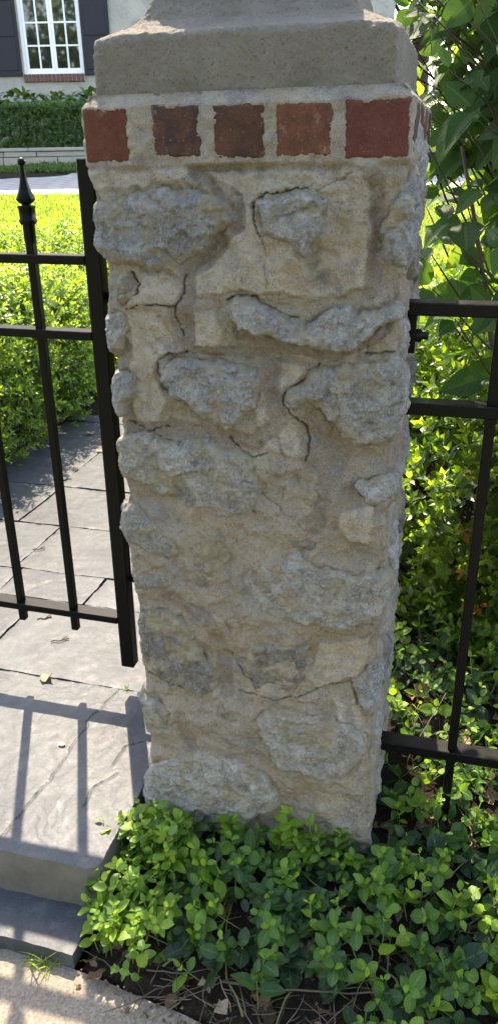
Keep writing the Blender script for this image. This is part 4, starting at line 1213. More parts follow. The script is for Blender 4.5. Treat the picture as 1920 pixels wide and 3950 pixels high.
# round leaved weed poking up at the far left rail
# black edging strip between walkway and shrubs
EDG = m_plain('black_edging', (0.012, 0.012, 0.014), 0.5, 0.4, 0.2, 30)
yy = np.linspace(0.9, 4.2, 40)
V, F, T = tube_arrays([(-1.775 + 0.006 * math.sin(5 * y), y, -0.012) for y in yy], 0.017, 8)
tag(link('edging_strip', mesh('edging_strip', V, [F, T], EDG)), 'black plastic edging strip between walkway and left boxwoods', 'edging')

# ================================================================== wintercreeper bed
EU = m_leaf('wintercreeper_leaf', [(0.0, (0.008, 0.026, 0.018)), (0.25, (0.015, 0.050, 0.018)), (0.55, (0.038, 0.105, 0.017)), (1.0, (0.125, 0.225, 0.024))],
            [(0.0, (0.03, 0.09, 0.03)), (0.25, (0.10, 0.24, 0.03)), (0.55, (0.30, 0.54, 0.03)), (1.0, (0.58, 0.74, 0.05))], 0.38, 0.45, 0.4, 5.0, 0.32)
r = np.random.default_rng(12)
EUT = [leaf(1.0, wd, 7, 2, fo, dr, a, tp, wv, 0.06, i, 0.62) for i, (wd, fo, dr, a, wv, tp) in enumerate(
    [(0.66, 0.22, 0.10, 0.92, 0.02, 0.1), (0.60, 0.30, 0.20, 0.88, 0.03, 0.15), (0.74, 0.15, 0.06, 0.98, 0.02, 0.0), (0.56, 0.38, 0.26, 0.85, 0.04, 0.2), (0.68, 0.08, 0.16, 1.0, 0.05, 0.0), (0.70, 0.26, -0.06, 0.92, 0.03, 0.1)])]
stems = Mass()
items = []
def sprig(p, ax, L, npair, big, young_lit):
    ax = ax / np.linalg.norm(ax)
    e1 = np.cross(ax, np.array([0.3, 0.9, 0.1])); e1 /= np.linalg.norm(e1); e2 = np.cross(ax, e1)
    bend = r.normal(size=3) * 0.012
    pts = [p + ax * L * t + bend * t * t for t in np.linspace(0, 1, 5)]
    stems.tube(pts, np.linspace(0.0018, 0.0010, 5), 4, 0.3 + 0.6 * young_lit)
    az0 = r.uniform(0, 6.28)
    for k in range(npair):
        t = 0.35 + 0.65 * (k + 1) / npair
        q = p + ax * L * t + bend * t * t
        tipf = k == npair - 1
        for s in (0, 1):
            az = az0 + k * 1.57 + s * math.pi + r.normal() * 0.2
            out = e1 * math.cos(az) + e2 * math.sin(az)
            el = (0.75 if tipf else 0.28) + r.normal() * 0.22
            d = out * math.cos(el) + ax * math.sin(el)
            nn = ax * math.cos(el) - out * math.sin(el) + r.normal(size=3) * 0.18
            sz = big * (0.62 if tipf else 1.0) * r.uniform(0.75, 1.2)
            age_shade = np.clip(young_lit + (0.14 if tipf else -0.02) + r.normal() * 0.07, 0, 1)
            items.append((int(r.integers(len(EUT))), frame(d, nn) * sz, q, age_shade))
def in_pillar(x, y, m=0.02): return -m < x < WID + m and -m < y < DEP + m
n = 0
while n < 540:
    x, y = r.uniform(-0.02, 1.45), r.uniform(-0.40, 0.10)
    if in_pillar(x, y, 0.012) or y < edge_y(x) + 0.02: continue
    if x < 0.0 and y > -0.05: continue
    # thin towards the sidewalk
    f = sstep(edge_y(x) + 0.06, edge_y(x) + 0.20, y)
    if r.random() > 0.05 + 0.95 * f: continue
    z = ground_z(x, y)
    lean = np.array([r.normal() * 0.35, r.normal() * 0.35 - 0.25, 1.0])
    if x < 0.08: lean[0] -= 0.5
    if y > -0.10 and x < WID: lean[1] -= 0.25
    old = r.random() < 0.42
    if old: sprig(np.array([x, y, z]), lean * np.array([1.6, 1.6, 0.7]), r.uniform(0.02, 0.07), 2, r.uniform(0.042, 0.068), r.uniform(0.02, 0.25))
    else: sprig(np.array([x, y, z]), lean, r.uniform(0.05, 0.115), int(r.integers(2, 5)), r.uniform(0.022, 0.048), r.choice([r.uniform(0.25, 0.5), r.uniform(0.45, 0.75), r.uniform(0.7, 1.0)], p=[0.35, 0.45, 0.2]))
    n += 1
# shoots climbing at the pillar's foot
for x, h in ((0.02, .10), (0.05, .13), (0.36, .12), (0.385, .14), (0.41, .16), (0.43, .10), (0.50, .12), (0.545, .10), (0.22, .08), (0.13, .09), (0.30, 0.09), (0.08, 0.1)):
    y = -0.035 - r.uniform(0, 0.02)
    sprig(np.array([x, y, ground_z(x, y) + 0.02]), np.array([r.normal() * .15, 0.02, 1]), h, 4, r.uniform(0.028, 0.038), r.uniform(0.4, 0.7))
# shoots spilling over the landing's corner in full sun
for x, y, h in ((-0.02, -0.20, .10), (-0.012, -0.14, .12), (-0.018, -0.10, .09), (-0.01, -0.25, .11), (0.0, -0.29, .10), (0.02, -0.18, .12), (0.03, -0.24, .13), (0.04, -0.10, .12), (0.05, -0.28, .1), (0.07, -0.21, .12), (0.01, -0.06, .12)):
    sprig(np.array([x, y, ground_z(x + .03, y)]), np.array([-0.2 + r.normal() * .15, r.normal() * .2, 1]), h + 0.02, 4, r.uniform(0.026, 0.036), r.uniform(0.6, 0.9))
for _ in range(52):
    x, y = r.uniform(-0.015, 0.16), r.uniform(-0.36, -0.06)
    sprig(np.array([x, y, ground_z(max(x, 0.0), y)]), np.array([-0.1 + r.normal() * .25, -0.1 + r.normal() * .25, 1]), r.uniform(0.08, 0.14), 4, r.uniform(0.020, 0.036), r.uniform(0.5, 1.0))
for _ in range(40):
    x = r.uniform(0.0, 0.62); y = -0.03 - abs(r.normal()) * 0.04
    sprig(np.array([x, y, ground_z(x, y)]), np.array([r.normal() * .25, -0.15 + r.normal() * .2, 1]), r.uniform(0.05, 0.12), 3, r.uniform(0.028, 0.046), r.uniform(0.3, 0.75))
bed = empty('wintercreeper', (0.5, -0.2, -0.17), 'glossy green wintercreeper covering the bed at the foot of the pillar', 'ground cover')
def view_score(it):
    P = it[2] - CAM
    zc = P @ CF_
    if zc < 0.1: return 0
    px, py = P @ CR_ / zc, P @ CU_ / zc
    if abs(px) > 0.33 or abs(py) > 0.67: return 0
    nrm = it[1][:, 2]
    s2 = nrm @ nrm
    return s2 / zc ** 2 * abs((nrm / math.sqrt(s2)) @ (P / np.linalg.norm(P))) * (1 + 8 * (it[2][2] - ground_z(it[2][0], it[2][1])))
NB = 5
def leaf_objects(items, tpls, mat, parent, nmax=300, name='leaf', prefix='wc'):
    sc = [view_score(i) for i in items]
    order = np.argsort(sc)[::-1]
    cache = {}
    for j in order[:nmax]:
        k, B, p, a = items[j]
        b = min(NB - 1, int(a * NB))
        if (k, b) not in cache:
            V, F, uv = tpls[k][:3]
            cache[(k, b)] = mesh('%s_%s' % (prefix, name), V, F, mat, uv=uv, attrs={'rnd': np.full(len(V), (b + 0.5) / NB)})
        M = Matrix.Identity(4)
        for a_ in range(3):
            for c_ in range(3): M[a_][c_] = B[a_, c_]
            M[a_][3] = p[a_]
        link(name, cache[(k, b)], parent, M)
    return [items[j] for j in order[nmax:]]
rest = leaf_objects(items, EUT, EU, bed, 300, prefix='wintercreeper')
scatter('small_leaves', EUT, rest, EU, bed)
for _ in range(70):
    x, y = r.uniform(0.0, 1.3), r.uniform(-0.42, 0.05)
    if in_pillar(x, y) or y < edge_y(x): continue
    az, q = r.uniform(0, 6.28), np.array([x, y, ground_z(x, y) + 0.02])
    pts = [q]
    for _k in range(6):
        az += r.normal() * 0.3
        q = q + 0.04 * np.array([math.cos(az), math.sin(az), 0]); q[2] = ground_z(q[0], q[1]) + 0.012 + 0.03 * r.random(); pts.append(q)
    if any(in_pillar(p_[0], p_[1]) or p_[1] < edge_y(p_[0]) - 0.03 or p_[0] < 0 for p_ in pts): continue
    stems.tube(pts, np.linspace(0.0028, 0.0014, 7), 5, 0.1 + 0.3 * r.random())
o = link('stem', stems.mesh('stem', GREENSTEM), bed); o['kind'] = 'stuff'

# the same plant, thinner, in the shade behind the fence
items = []; stems = Mass(); n = 0
while n < 760:
    x, y = r.uniform(0.3, 1.6), r.uniform(0.10, 1.25)
    if in_pillar(x, y, 0.03): continue
    z = ground_z(x, y)
    lean = np.array([r.normal() * 0.45, r.normal() * 0.45 - 0.15, 1.0])
    if r.random() < 0.5: sprig(np.array([x, y, z]), lean * np.array([1.5, 1.5, 0.7]), r.uniform(0.03, 0.08), 2, r.uniform(0.034, 0.055), r.uniform(0.05, 0.35))
    else: sprig(np.array([x, y, z]), lean, r.uniform(0.05, 0.13), int(r.integers(2, 4)), r.uniform(0.024, 0.044), r.uniform(0.4, 0.9))
    n += 1
bed2 = empty('wintercreeper', (1.0, 0.6, -0.05), 'sparse wintercreeper shoots on the soil behind the right fence', 'ground cover')
rest = leaf_objects(items, EUT, EU, bed2, 200, prefix='wintercreeper_back')
scatter('small_leaves', EUT, rest, EU, bed2)
o = link('stem', stems.mesh('stem', GREENSTEM), bed2); o['kind'] = 'stuff'

# ================================================================== litter, twigs, straw
def dead_tpl(seed):
    q = np.random.default_rng(seed)
    V, F, uv = leaf(1.0, q.uniform(0.5, 0.8), 5, 2, q.uniform(-0.5, 0.7), q.uniform(-0.3, 0.4), q.uniform(0.7, 1.0), 0.2, q.uniform(0.05, 0.2), 0, seed)
    V = V + np.stack([np.zeros(len(V)), np.zeros(len(V)), 0.08 * np.sin(V[:, 1] * 7 + seed)], 1)
    V[:, 0] *= 1 + 0.45 * np.sin(V[:, 1] * 21 + seed)
    return V, F, uv
DT = [dead_tpl(i) for i in range(8)]
litter = []
def drop(x, y, s, z=None, a=None):
    nn = np.array([r.normal() * 0.45, r.normal() * 0.45, 1.0])
    d = randdir(r); d[2] *= 0.25
    litter.append((int(r.integers(8)), frame(d, nn) * s, np.array([x, y, (ground_z(x, y) if z is None else z) + 0.004 + 0.2 * s * r.random()]), r.random() if a is None else a))
n = 0
while n < 420:
    x, y = r.uniform(-0.03, 1.5), r.uniform(-0.42, 0.1)
    if in_pillar(x, y) or y < edge_y(x) - 0.0: continue
    drop(x, y, r.uniform(0.018, 0.05) if r.random() < 0.6 else r.uniform(0.008, 0.02)); n += 1
n = 0
while n < 330:
    x, y = r.uniform(0.3, 1.7), r.uniform(0.1, 1.4)
    if in_pillar(x, y): continue
    drop(x, y, r.uniform(0.02, 0.065)); n += 1
for _ in range(60):                               # crumbs drifting onto the sidewalk edge and lower step
    x = r.uniform(-0.05, 0.35); drop(x, edge_y(x) - abs(r.normal()) * 0.025, r.uniform(0.005, 0.014), WALK_Z)
for _ in range(90):
    x, y = r.uniform(-2.3, -1.70), r.uniform(1.0, 3.5); drop(x, y, r.uniform(0.015, 0.04), 0.0)
scatter('leaf_litter', DT, litter, BROWN_LEAF)
tag(bpy.data.objects['leaf_litter'], 'dry brown leaf litter strewn over the bed soil', 'leaf litter', kind='stuff')
tw = Mass()
def twig(x, y, ln, rad, az, z=None, el=0.05, n=7):
    z = ground_z(x, y) + 0.006 if z is None else z
    p = np.array([x, y, z]); pts = [p]
    for i in range(n):
        az += r.normal() * 0.13; el = el * 0.8 + r.normal() * 0.07
        q = pts[-1] + ln / n * np.array([math.cos(az), math.sin(az), el])
        g = ground_z(q[0], q[1]) + 0.004
        if q[2] < g: q[2] = g
        pts.append(q)
    tw.tube(pts, np.linspace(rad, rad * 0.45, len(pts)), 5, r.random())
    if rad > 0.0012:
        for _k in range(int(r.integers(1, 4))):
            b_ = pts[int(r.integers(1, len(pts) - 1))]; a_ = az + r.choice([-1, 1]) * r.uniform(0.5, 1.1); l_ = ln * r.uniform(0.15, 0.4)
            tw.tube([b_, b_ + 0.5 * l_ * np.array([math.cos(a_), math.sin(a_), 0.15]), b_ + l_ * np.array([math.cos(a_ + .15), math.sin(a_ + .15), 0.2])], [rad * 0.6, rad * 0.45, rad * 0.3], 4, r.random())
for _ in range(150):
    x = r.uniform(0.05, 1.4); y = edge_y(x) + 0.02 + abs(r.normal()) * 0.10
    if in_pillar(x, y): continue
    twig(x, y, r.uniform(0.05, 0.2), r.uniform(0.0009, 0.0024), r.uniform(0, 6.28), el=r.uniform(0, 0.5))
for x, y, ln, rad, az in ((0.42, -0.405, 0.36, 0.0032, 0.25), (0.30, -0.33, 0.40, 0.0034, -0.1), (0.60, -0.36, 0.3, 0.003, 0.1)):
    twig(x, y, ln, rad, az, ground_z(x, y) + 0.03, 0.1, 10)
for _ in range(260):                              # straw behind the fence
    x, y = r.uniform(0.6, 1.6), r.uniform(0.12, 1.1)
    twig(x, y, r.uniform(0.06, 0.16), r.uniform(0.0006, 0.0013), r.uniform(0, 6.28), el=r.uniform(0, 0.3), n=4)
for x, y, ln, rad, az, el in ((0.66, 0.62, 0.35, 0.004, 0.7, 0.55), (0.80, 0.50, 0.3, 0.003, 2.4, 0.4), (0.64, 0.30, 0.22, 0.002, 1.2, 1.4)):
    twig(x, y, ln, rad, az, el=el)
tag(link('fallen_twigs', tw.mesh('fallen_twigs', WOOD)), 'tangle of thin grey brown twigs and straw on the soil', 'twigs', kind='stuff')

# dry leaves and bits lying on the slabs, each one a thing
dl = [(-0.535, 0.405, 0.05, 'pale curled dry leaf at the joint between landing and walkway'), (-0.62, 1.78, 0.055, 'small dry leaf in the sun on the walkway near the gate post'),
      (-1.45, 2.75, 0.07, 'dry leaf in the boxwood shade on the walkway'), (-1.30, 2.45, 0.05, 'dry leaf at the shadow edge high on the walkway')]
for i, (x, y, s, lb) in enumerate(dl):
    V, F, uv = DT[i]
    V = V @ (frame(np.array([math.cos(i * 2), math.sin(i * 2), 0.1]), np.array([0.2, 0.1, 1])) * s).T
    V[:, 2] += LAND_Z + 0.003 - V[:, 2].min(); V[:, 0] += x; V[:, 1] += y
    tag(link('dry_leaf', mesh('dry_leaf', V, F, BROWN_LEAF, uv=uv, attrs={'rnd': np.full(len(V), 0.9)})), lb, 'leaf')
for x, y, ln, lb in ((-0.72, 0.72, 0.05, 'short twig on the walkway slab below the gate'), (-0.60, 0.60, 0.06, 'forked brown twig on the walkway behind the landing'), (-1.02, 1.22, 0.05, 'brown twig on the walkway at the left frame edge')):
    pts = [np.array([x + ln * t * 0.9, y + ln * 0.5 * t + 0.006 * math.sin(9 * t), LAND_Z + 0.005]) for t in np.linspace(0, 1, 6)]
    M_ = Mass(); M_.tube(pts, 0.0022, 5, 0.2); M_.tube([pts[3], pts[3] + np.array([0.004, 0.014, 0.003]), pts[3] + np.array([0.012, 0.024, 0.004])], 0.0015, 5, 0.2)
    tag(link('twig', M_.mesh('twig', WOOD)), lb, 'twig')
V, F = lathe_arrays([(0.0005, 0), (0.006, 0.001), (0.0075, 0.004), (0.004, 0.007), (0.0004, 0.008)], 9, (-0.315, 0.135, LAND_Z + 0.001)); V[:, 0] = -0.315 + (V[:, 0] + 0.315) * 1.5
tag(link('pebble', mesh('pebble', V, F, m_plain('chip', (0.6, 0.57, 0.5), 0.8))), 'small white stone chip on the landing slab', 'pebble')

# ================================================================== grass tuft in the sidewalk joint
GRASS = m_leaf('grass_blade', [(0.0, (0.07, 0.125, 0.015)), (0.5, (0.12, 0.21, 0.02)), (1.0, (0.20, 0.27, 0.04))], [(0.0, (0.25, 0.38, 0.025)), (0.5, (0.42, 0.60, 0.04)), (1.0, (0.60, 0.70, 0.10))], 0.5, 0.45, 0.1)
def blade(p, az, ln, wd, lift, curve, rows=7):
    t = np.linspace(0, 1, rows)
    el = lift - curve * t
    st = ln / (rows - 1)
    hx = np.concatenate([[0], np.cumsum(np.cos(el[:-1]) * st)]); hz = np.concatenate([[0], np.cumsum(np.sin(el[:-1]) * st)])
    d = np.array([math.cos(az), math.sin(az)]); s = np.array([-d[1], d[0]])
    w = wd * (1 - t ** 1.6) + 0.0002
    L = np.stack([p[0] + d[0] * hx - s[0] * w / 2, p[1] + d[1] * hx - s[1] * w / 2, p[2] + hz + w * 0.15], 1)
    Cc = np.stack([p[0] + d[0] * hx, p[1] + d[1] * hx, p[2] + hz], 1)
    Rt = np.stack([p[0] + d[0] * hx + s[0] * w / 2, p[1] + d[1] * hx + s[1] * w / 2, p[2] + hz + w * 0.15], 1)
    V = np.stack([L, Cc, Rt], 1).reshape(-1, 3)
    uv = np.stack([np.tile([0, .5, 1], rows), np.repeat(t, 3)], 1)
    return V, grid_faces(rows, 3), uv
tuft = empty('grass_tuft', (-0.125, -0.362, WALK_Z), 'tuft of bright green grass growing at the sidewalk joint', 'grass')
for i in range(38):
    big = i < 6
    p = (-0.125 + r.normal() * 0.016, -0.366 + r.normal() * 0.003, WALK_Z)
    V, F, uv = blade(p, r.uniform(0, 6.28), r.uniform(0.07, 0.115) if big else r.uniform(0.02, 0.05), r.uniform(0.003, 0.0045) if big else 0.002, r.uniform(0.7, 1.35) if big else r.uniform(0.1, 1.2), r.uniform(0.2, 1.3))
    link('blade', mesh('blade', V, F, GRASS, uv=uv, attrs={'rnd': np.full(len(V), r.uniform(0.3, 1))}), tuft)
sd_ = empty('weed_seedling', (-0.238, 0.42, LAND_Z), 'tiny green seedling in the slab joint by the gate post', 'weed')
for i in range(5):
    V, F, uv = blade((-0.238, 0.421, LAND_Z - 0.002), i * 1.3, 0.022, 0.006, 0.9, 0.6, 4)
    link('leaf', mesh('seedling_leaf', V, F, GRASS, uv=uv, attrs={'rnd': np.full(len(V), 0.5)}), sd_)

# ================================================================== viburnum behind the fence
VB = m_leaf('viburnum_leaf', [(0.0, (0.016, 0.042, 0.014)), (0.5, (0.028, 0.070, 0.020)), (1.0, (0.085, 0.165, 0.04))],
            [(0.0, (0.05, 0.14, 0.02)), (0.5, (0.14, 0.30, 0.03)), (1.0, (0.50, 0.70, 0.06))], 0.36, 0.6, 0.32, 7.0, 0.16)
VT = [leaf(1.0, wd, 9, 4, fo, dr, a, 0.35, wv, 0.12, i) for i, (wd, fo, dr, a, wv) in enumerate(
    [(0.62, 0.25, 0.15, 0.72, 0.02), (0.58, 0.35, 0.25, 0.70, 0.03), (0.66, 0.12, 0.10, 0.75, 0.03), (0.54, 0.45, 0.30, 0.68, 0.02), (0.64, 0.20, 0.35, 0.74, 0.04)])]
vib = empty('viburnum_shrub', (1.15, 1.0, -0.02), 'large leaved green shrub hanging over the fence, right of the pillar', 'shrub')
items = []
vw = Mass()
twl = []
def vtwig(end, ln=0.22, npair=3, size=0.105, young_lit=0.4, base=None):
    end = np.array(end, float)
    root = np.array(base if base is not None else (1.1 + r.normal() * 0.1, 1.0 + r.normal() * 0.12, max(0.25, end[2] - r.uniform(0.5, 0.9))))
    mid = (root + end) / 2 + np.array([0.05 * r.normal(), 0.05 * r.normal(), 0.10])
    pts = [(1 - t) ** 2 * root + 2 * t * (1 - t) * mid + t * t * end for t in np.linspace(0, 1, 9)]
    vw.tube(pts[5:], np.linspace(0.0032, 0.0014, 4), 6, r.random() * 0.6)
    ax = pts[-1] - pts[-3]; ax /= np.linalg.norm(ax)
    for k in range(npair):
        q = pts[-1 - 2 * (npair - 1 - k)] if npair <= 4 else pts[-1]
        for s in (0, 1):
            az = r.uniform(0, 0.6) + k * 1.57 + s * math.pi
            e1 = np.cross(ax, [0, 0, 1.0]); e1 /= np.linalg.norm(e1) + 1e-6; e2 = np.cross(ax, e1)
            out = e1 * math.cos(az) + e2 * math.sin(az)
            d = out * 0.9 + ax * 0.45 + np.array([-0.25, -0.35, -0.55]) + r.normal(size=3) * 0.22
            nn = np.array([-0.1, -0.75, 0.85]) + r.normal(size=3) * 0.38
            sz = size * r.uniform(0.7, 1.15) * (0.72 if k == npair - 1 else 1)
            items.append((int(r.integers(len(VT))), frame(d, nn) * sz, q, float(np.clip(young_lit + r.normal() * 0.2, 0, 1))))
for _ in range(270):
    x, y = r.uniform(0.42, 1.25), r.uniform(0.55, 1.75)
    z = r.uniform(1.15, 2.35) if _ < 95 else r.uniform(1.55, 2.2)
    if x < 0.66 and y < 0.62: x += 0.12
    vtwig((x, y, z), size=r.uniform(0.075, 0.125), young_lit=float(np.interp(y, [0.6, 1.1, 1.6], [0.26, 0.46, 0.95])))  # dark front, pale back: shade and sun put into the leaf colour
for x, y, z in ((0.60, 0.56, 1.20), (0.66, 0.50, 1.14), (0.74, 0.55, 1.16), (0.62, 0.66, 1.34), (0.70, 0.62, 1.42), (0.66, 0.58, 1.58), (0.60, 0.60, 1.66), (0.72, 0.5, 1.70), (0.64, 0.64, 1.80), (0.78, 0.6, 1.5), (0.80, 0.62, 1.2), (0.76, 0.52, 1.3), (0.57, 0.62, 1.50)):
    vtwig((x, y, z), npair=2, size=0.12, young_lit=0.25)
for _ in range(26):
    vtwig((r.uniform(0.30, 0.66), r.uniform(0.62, 1.2), r.uniform(1.72, 2.2)), npair=2, size=0.11, young_lit=0.3)
for x, y, z in ((0.84, 0.66, 0.99), (0.88, 0.60, 0.93), (0.86, 0.72, 1.05)):
    vtwig((x, y, z), npair=2, size=0.12, young_lit=0.85)  # cluster in the sun, its light put into a brighter leaf colour
for _ in range(13):                                # main stems
    a = r.uniform(0, 6.28)
    p0 = np.array([1.1 + 0.10 * math.cos(a), 1.0 + 0.10 * math.sin(a), -0.05]); p1 = p0 + np.array([r.normal() * 0.22 - 0.12, r.normal() * 0.2 - 0.1, r.uniform(1.3, 2.0)])
    vw.tube([p0 + (p1 - p0) * t + np.array([0.06 * math.sin(3 * t + a), 0.05 * math.cos(4 * t), 0]) for t in np.linspace(0, 1, 10)], np.linspace(0.014, 0.004, 10), 7, r.random() * 0.5)
rest = leaf_objects(items, VT, VB, vib, 300, prefix='viburnum')
if rest: scatter('far_leaves', VT, rest, VB, vib)
o = link('branch', vw.mesh('branch', WOOD), vib); o['kind'] = 'stuff'

# round leaved fresh plant at the left edge, in front of the lawn
pl = empty('leafy_plant', (-2.05, 2.6, 0.0), 'bright yellow green broad leaves at the left edge above the boxwood', 'plant')
c0 = np.array([-2.28, 3.05, 1.06])
its = []
for i in range(10):
    d = randdir(r); d[2] = abs(d[2]) * 0.5
    its.append((int(r.integers(5)), frame(d, np.array([0, -0.3, 1]) + r.normal(size=3) * .3) * r.uniform(0.10, 0.14), c0 + r.normal(size=3) * 0.05, 0.95))
leaf_objects(its, VT, VB, pl, 300, prefix='broad')
M_ = Mass()
for i in range(4): M_.tube([c0 + np.array([0.03 * i - .05, 0, -1.05]), c0 + np.array([0.02 * i - .02, 0, -0.5]), its[i][2]], [0.006, 0.005, 0.003], 6, 0.9)
o = link('stem', M_.mesh('stem', GREENSTEM), pl); o['kind'] = 'stuff'

# ================================================================== far planting
FARL = m_leaf('hedge_leaf', [(0.0, (0.016, 0.040, 0.012)), (0.5, (0.035, 0.085, 0.018)), (1.0, (0.075, 0.15, 0.025))], [(0.0, (0.06, 0.13, 0.02)), (1.0, (0.25, 0.40, 0.04))], 0.3, 0.5, 0.1)
hedge = empty('clipped_hedge', far(-3.5, 15.2, 1.7), 'clipped dark green hedge above the low retaining wall', 'hedge')
QT = [spray(3, 0.05, 0.024, 40 + i, 0.07) for i in range(5)]
its = []
for _ in range(7000):
    f = r.random()
    if f < 0.62: l, d, z, nn = r.uniform(-6, -1.2), 14.95, r.uniform(1.72, 2.42), -FA
    else: l, d, z, nn = r.uniform(-6, -1.2), r.uniform(14.95, 15.8), 2.42, np.array([0, 0, 1.0])
    p = far(l, d, z) - nn * abs(r.normal()) * 0.04 + nn * 0.05 * float(fbm(l * 3, d * 3, z * 3, 2))
    B = frame(nn * 0.8 + np.array([0, 0, 0.6]) + r.normal(size=3) * 0.4, randdir(r))[:, [0, 2, 1]].copy(); B[:, 0] *= -1
    its.append((int(r.integers(5)), B * r.uniform(0.7, 1.1), p, float(np.clip(0.45 + r.normal() * 0.18, 0, 1))))
for _ in range(3600):
    l = r.uniform(-1.2, 6); z = r.uniform(1.72, 2.42)
    nn = -FA if r.random() < .6 else np.array([0, 0, 1.0])
    p = far(l, 14.95 if nn[2] == 0 else r.uniform(14.95, 15.8), z if nn[2] == 0 else 2.42)
    B = frame(nn * 0.8 + np.array([0, 0, 0.6]) + r.normal(size=3) * 0.4, randdir(r))[:, [0, 2, 1]].copy(); B[:, 0] *= -1
    its.append((int(r.integers(5)), B * r.uniform(0.9, 1.4), p, float(np.clip(0.45 + r.normal() * 0.18, 0, 1))))
scatter('crown', QT, its, FARL, hedge)
M_ = Mass()
for l in np.arange(-5.8, 6, 0.35):
    p = far(l, 15.35, 1.7)
    for _ in range(4): M_.tube([p, p + np.array([r.normal() * .08, r.normal() * .08, 0.35]), p + np.array([r.normal() * .2, r.normal() * .2, 0.68])], [0.02, 0.014, 0.006], 5, 0.2)
o = link('stem', M_.mesh('stem', WOOD), hedge); o['kind'] = 'stuff'
HY = [leaf(1.0, 0.7, 5, 2, 0.2, 0.25, 0.75, 0.25, 0.03, 0.15, i) for i in range(4)]
hyl = ['leafy hydrangea under the left shutter', 'leafy hydrangea below the window, left half', 'leafy hydrangea below the window, right half', 'leafy hydrangea under the right shutter, beside the pillar cap']
for i, l in enumerate((-4.75, -4.1, -3.45, -2.75)):
    c = far(l, 16.35, 2.35)
    h = empty('hydrangea', far(l, 16.35, 1.8), hyl[i], 'shrub', 'hydrangeas under the window')
    its = []
    for _ in range(170):
        v = randdir(r); v[2] = abs(v[2])
        p = c + v * np.array([0.42, 0.42, 0.40]) * r.uniform(0.6, 1.05)
        its.append((int(r.integers(4)), frame(v * np.array([1, 1, .3]) + r.normal(size=3) * .3, np.array([0, 0, 1]) + v * 0.6 + r.normal(size=3) * .2) * r.uniform(0.11, 0.18), p, float(np.clip(0.6 + r.normal() * .2, 0, 1))))
    scatter('crown', HY, its, FARL, h)
    M_ = Mass()
    for _ in range(8):
        v = randdir(r); M_.tube([far(l, 16.35, 1.75), c + v * 0.15, c + v * np.array([.35, .35, .3])], [0.012, 0.008, 0.004], 5, 0.3)
    o = link('stem', M_.mesh('stem', WOOD), h); o['kind'] = 'stuff'
# low strip of periwinkle before the wall
its = []
PT = [spray(3, 0.035, 0.018, 60 + i, 0.06) for i in range(4)]
for _ in range(4200):
    l, d = r.uniform(-6, -1.2), r.uniform(13.98, 14.40)
    p = far(l, d, 0); p[2] = ground_z(p[0], p[1]) + 0.005 + r.uniform(0, 0.03) + 0.03 * (0.5 + float(vnoise(l * 3, d * 3)))
    B = frame(np.array([0, 0, 1.0]) + r.normal(size=3) * 0.5, randdir(r))[:, [0, 2, 1]].copy(); B[:, 0] *= -1
    its.append((int(r.integers(4)), B * r.uniform(0.6, 1.1), p, float(np.clip(0.6 + r.normal() * 0.2, 0, 1))))
tag(scatter('periwinkle', PT, its, FARL), 'low green ground cover strip between drive and low wall', 'ground cover', kind='stuff')
# lawn grass
its = []
BT = [blade((0, 0, 0), 0, 1.0, 0.11, l_, c_, 4) for l_, c_ in ((1.3, 0.5), (1.1, 0.8), (1.45, 0.3), (0.95, 0.9))]
for l0, l1, d0, nb in ((-4.6, -0.8, 6.4, 52000), (-0.8, 0.7, 6.4, 12000), (0.7, 4.0, 5.6, 22000)):
    l = r.uniform(l0, l1, nb); d = r.uniform(d0, 11.42, nb)
    P = CAM0[None] + FR * l[:, None] + FA * d[:, None]
    P[:, 2] = terrain(P[:, 0], P[:, 1]) + 0.025
    az = r.uniform(0, 6.283, nb); s = r.uniform(0.05, 0.085, nb); kk = r.integers(0, 4, nb); aa = np.clip(0.55 + 0.2 * r.normal(size=nb) + 0.3 * fbm(P[:, 0] * 2, P[:, 1] * 2, 0, 3), 0, 1)
    ca, sa = np.cos(az) * s, np.sin(az) * s
    for i in range(nb):
        its.append((int(kk[i]), np.array([[ca[i], -sa[i], 0], [sa[i], ca[i], 0], [0, 0, s[i]]]), P[i], aa[i]))
tag(scatter('lawn_grass', BT, its, GRASS), 'bright sunlit lawn grass beyond the boxwoods', 'grass', kind='stuff')

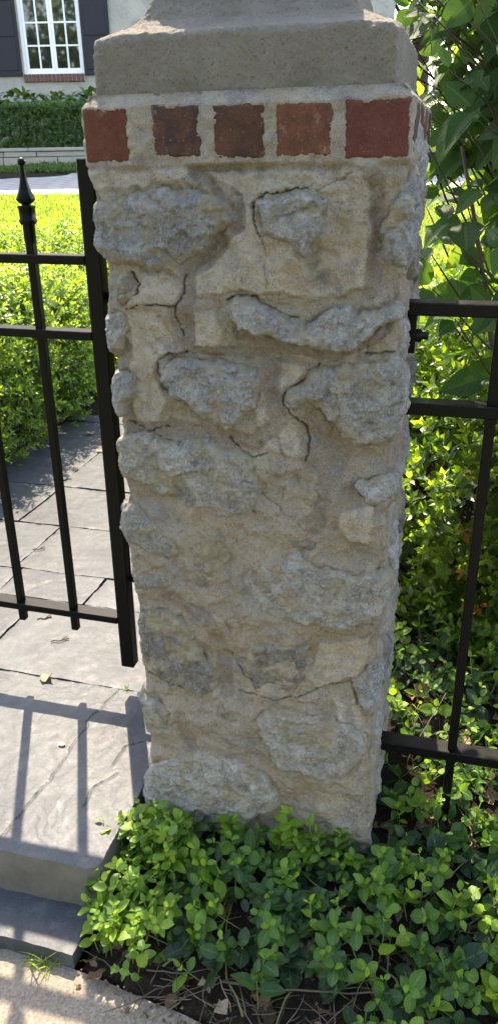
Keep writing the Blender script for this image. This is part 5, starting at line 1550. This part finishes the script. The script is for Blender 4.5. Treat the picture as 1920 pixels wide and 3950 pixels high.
# ================================================================== trees across the road (seen in the window glass) and far behind
TL = m_leaf('tree_leaf', [(0.0, (0.03, 0.06, 0.014)), (0.5, (0.055, 0.105, 0.022)), (1.0, (0.10, 0.16, 0.035))], [(0.0, (0.12, 0.22, 0.02)), (1.0, (0.36, 0.46, 0.05))], 0.32, 0.5, 0.1)
BARK = m_plain('tree_bark', (0.10, 0.085, 0.07), 0.95, 0.2, 0.35, 9, 0.8)
TT = [leaf(1.0, 0.65, 2, 1, 0.25, 0.2, 0.8) for _ in range(3)]
def tree(c, h, rad, n, label, size):
    g = ground_z(c[0], c[1])
    t = empty('street_tree', (c[0], c[1], g), label, 'tree', 'trees around the garden')
    pts = [np.array([c[0] + 0.15 * math.sin(k), c[1] + 0.1 * math.cos(k * 1.3), g - 0.1 + h * 0.75 * k / 7]) for k in range(8)]
    M_ = Mass(); M_.tube(pts, np.linspace(0.28, 0.06, 8), 10)
    ends = []
    for k in range(22):
        b = pts[r.integers(2, 8)]
        v = randdir(r); v[2] = abs(v[2]) * 0.6 + 0.1
        e = b + v * rad * r.uniform(0.5, 0.95)
        ends.append(e)
        M_.tube([b, (b + e) / 2 + np.array([0, 0, 0.25]), e], [0.07, 0.04, 0.015], 6)
    its = []
    cz = np.array([c[0], c[1], g + h * 0.62])
    for k in range(n):
        e = ends[r.integers(len(ends))] if r.random() < 0.75 else cz + randdir(r) * np.array([rad, rad, h * 0.36]) * r.uniform(.3, .95)
        p = e + r.normal(size=3) * rad * 0.24
        its.append((int(r.integers(3)), frame(randdir(r), np.array([0, 0, 1.0]) + r.normal(size=3) * .6) * size * r.uniform(0.6, 1.3), p, r.random()))
    scatter('crown', TT, its, TL, t)
    link('trunk', M_.mesh('trunk', BARK), t)
for c, h, rad, lb in (((-4.2, -12.0), 9.5, 4.2, 'tall green street tree across the road, mirrored in the window'), ((3.6, -12.8), 9.5, 4.6, 'broad street tree across the road, behind the viewer'), ((-11.5, -13.0), 9.5, 4.4, 'street tree across the road, far to the left'), ((11.0, -13.0), 9.5, 4.6, 'street tree across the road, far to the right')):
    tree(c, h, rad, 4600, lb, 0.46)
for (l, d), h, rad, lb in (((6.5, 19), 9, 3.4, 'green tree behind the shrub at the far right of the garden'), ((11, 26), 11, 4.2, 'taller tree in the right background beyond the garden'), ((4.2, 21.5), 10, 3.6, 'tree behind the house corner, glimpsed right of the pillar cap')):
    p = far(l, d, 0); tree((p[0], p[1]), h, rad, 2600, lb, 0.36)
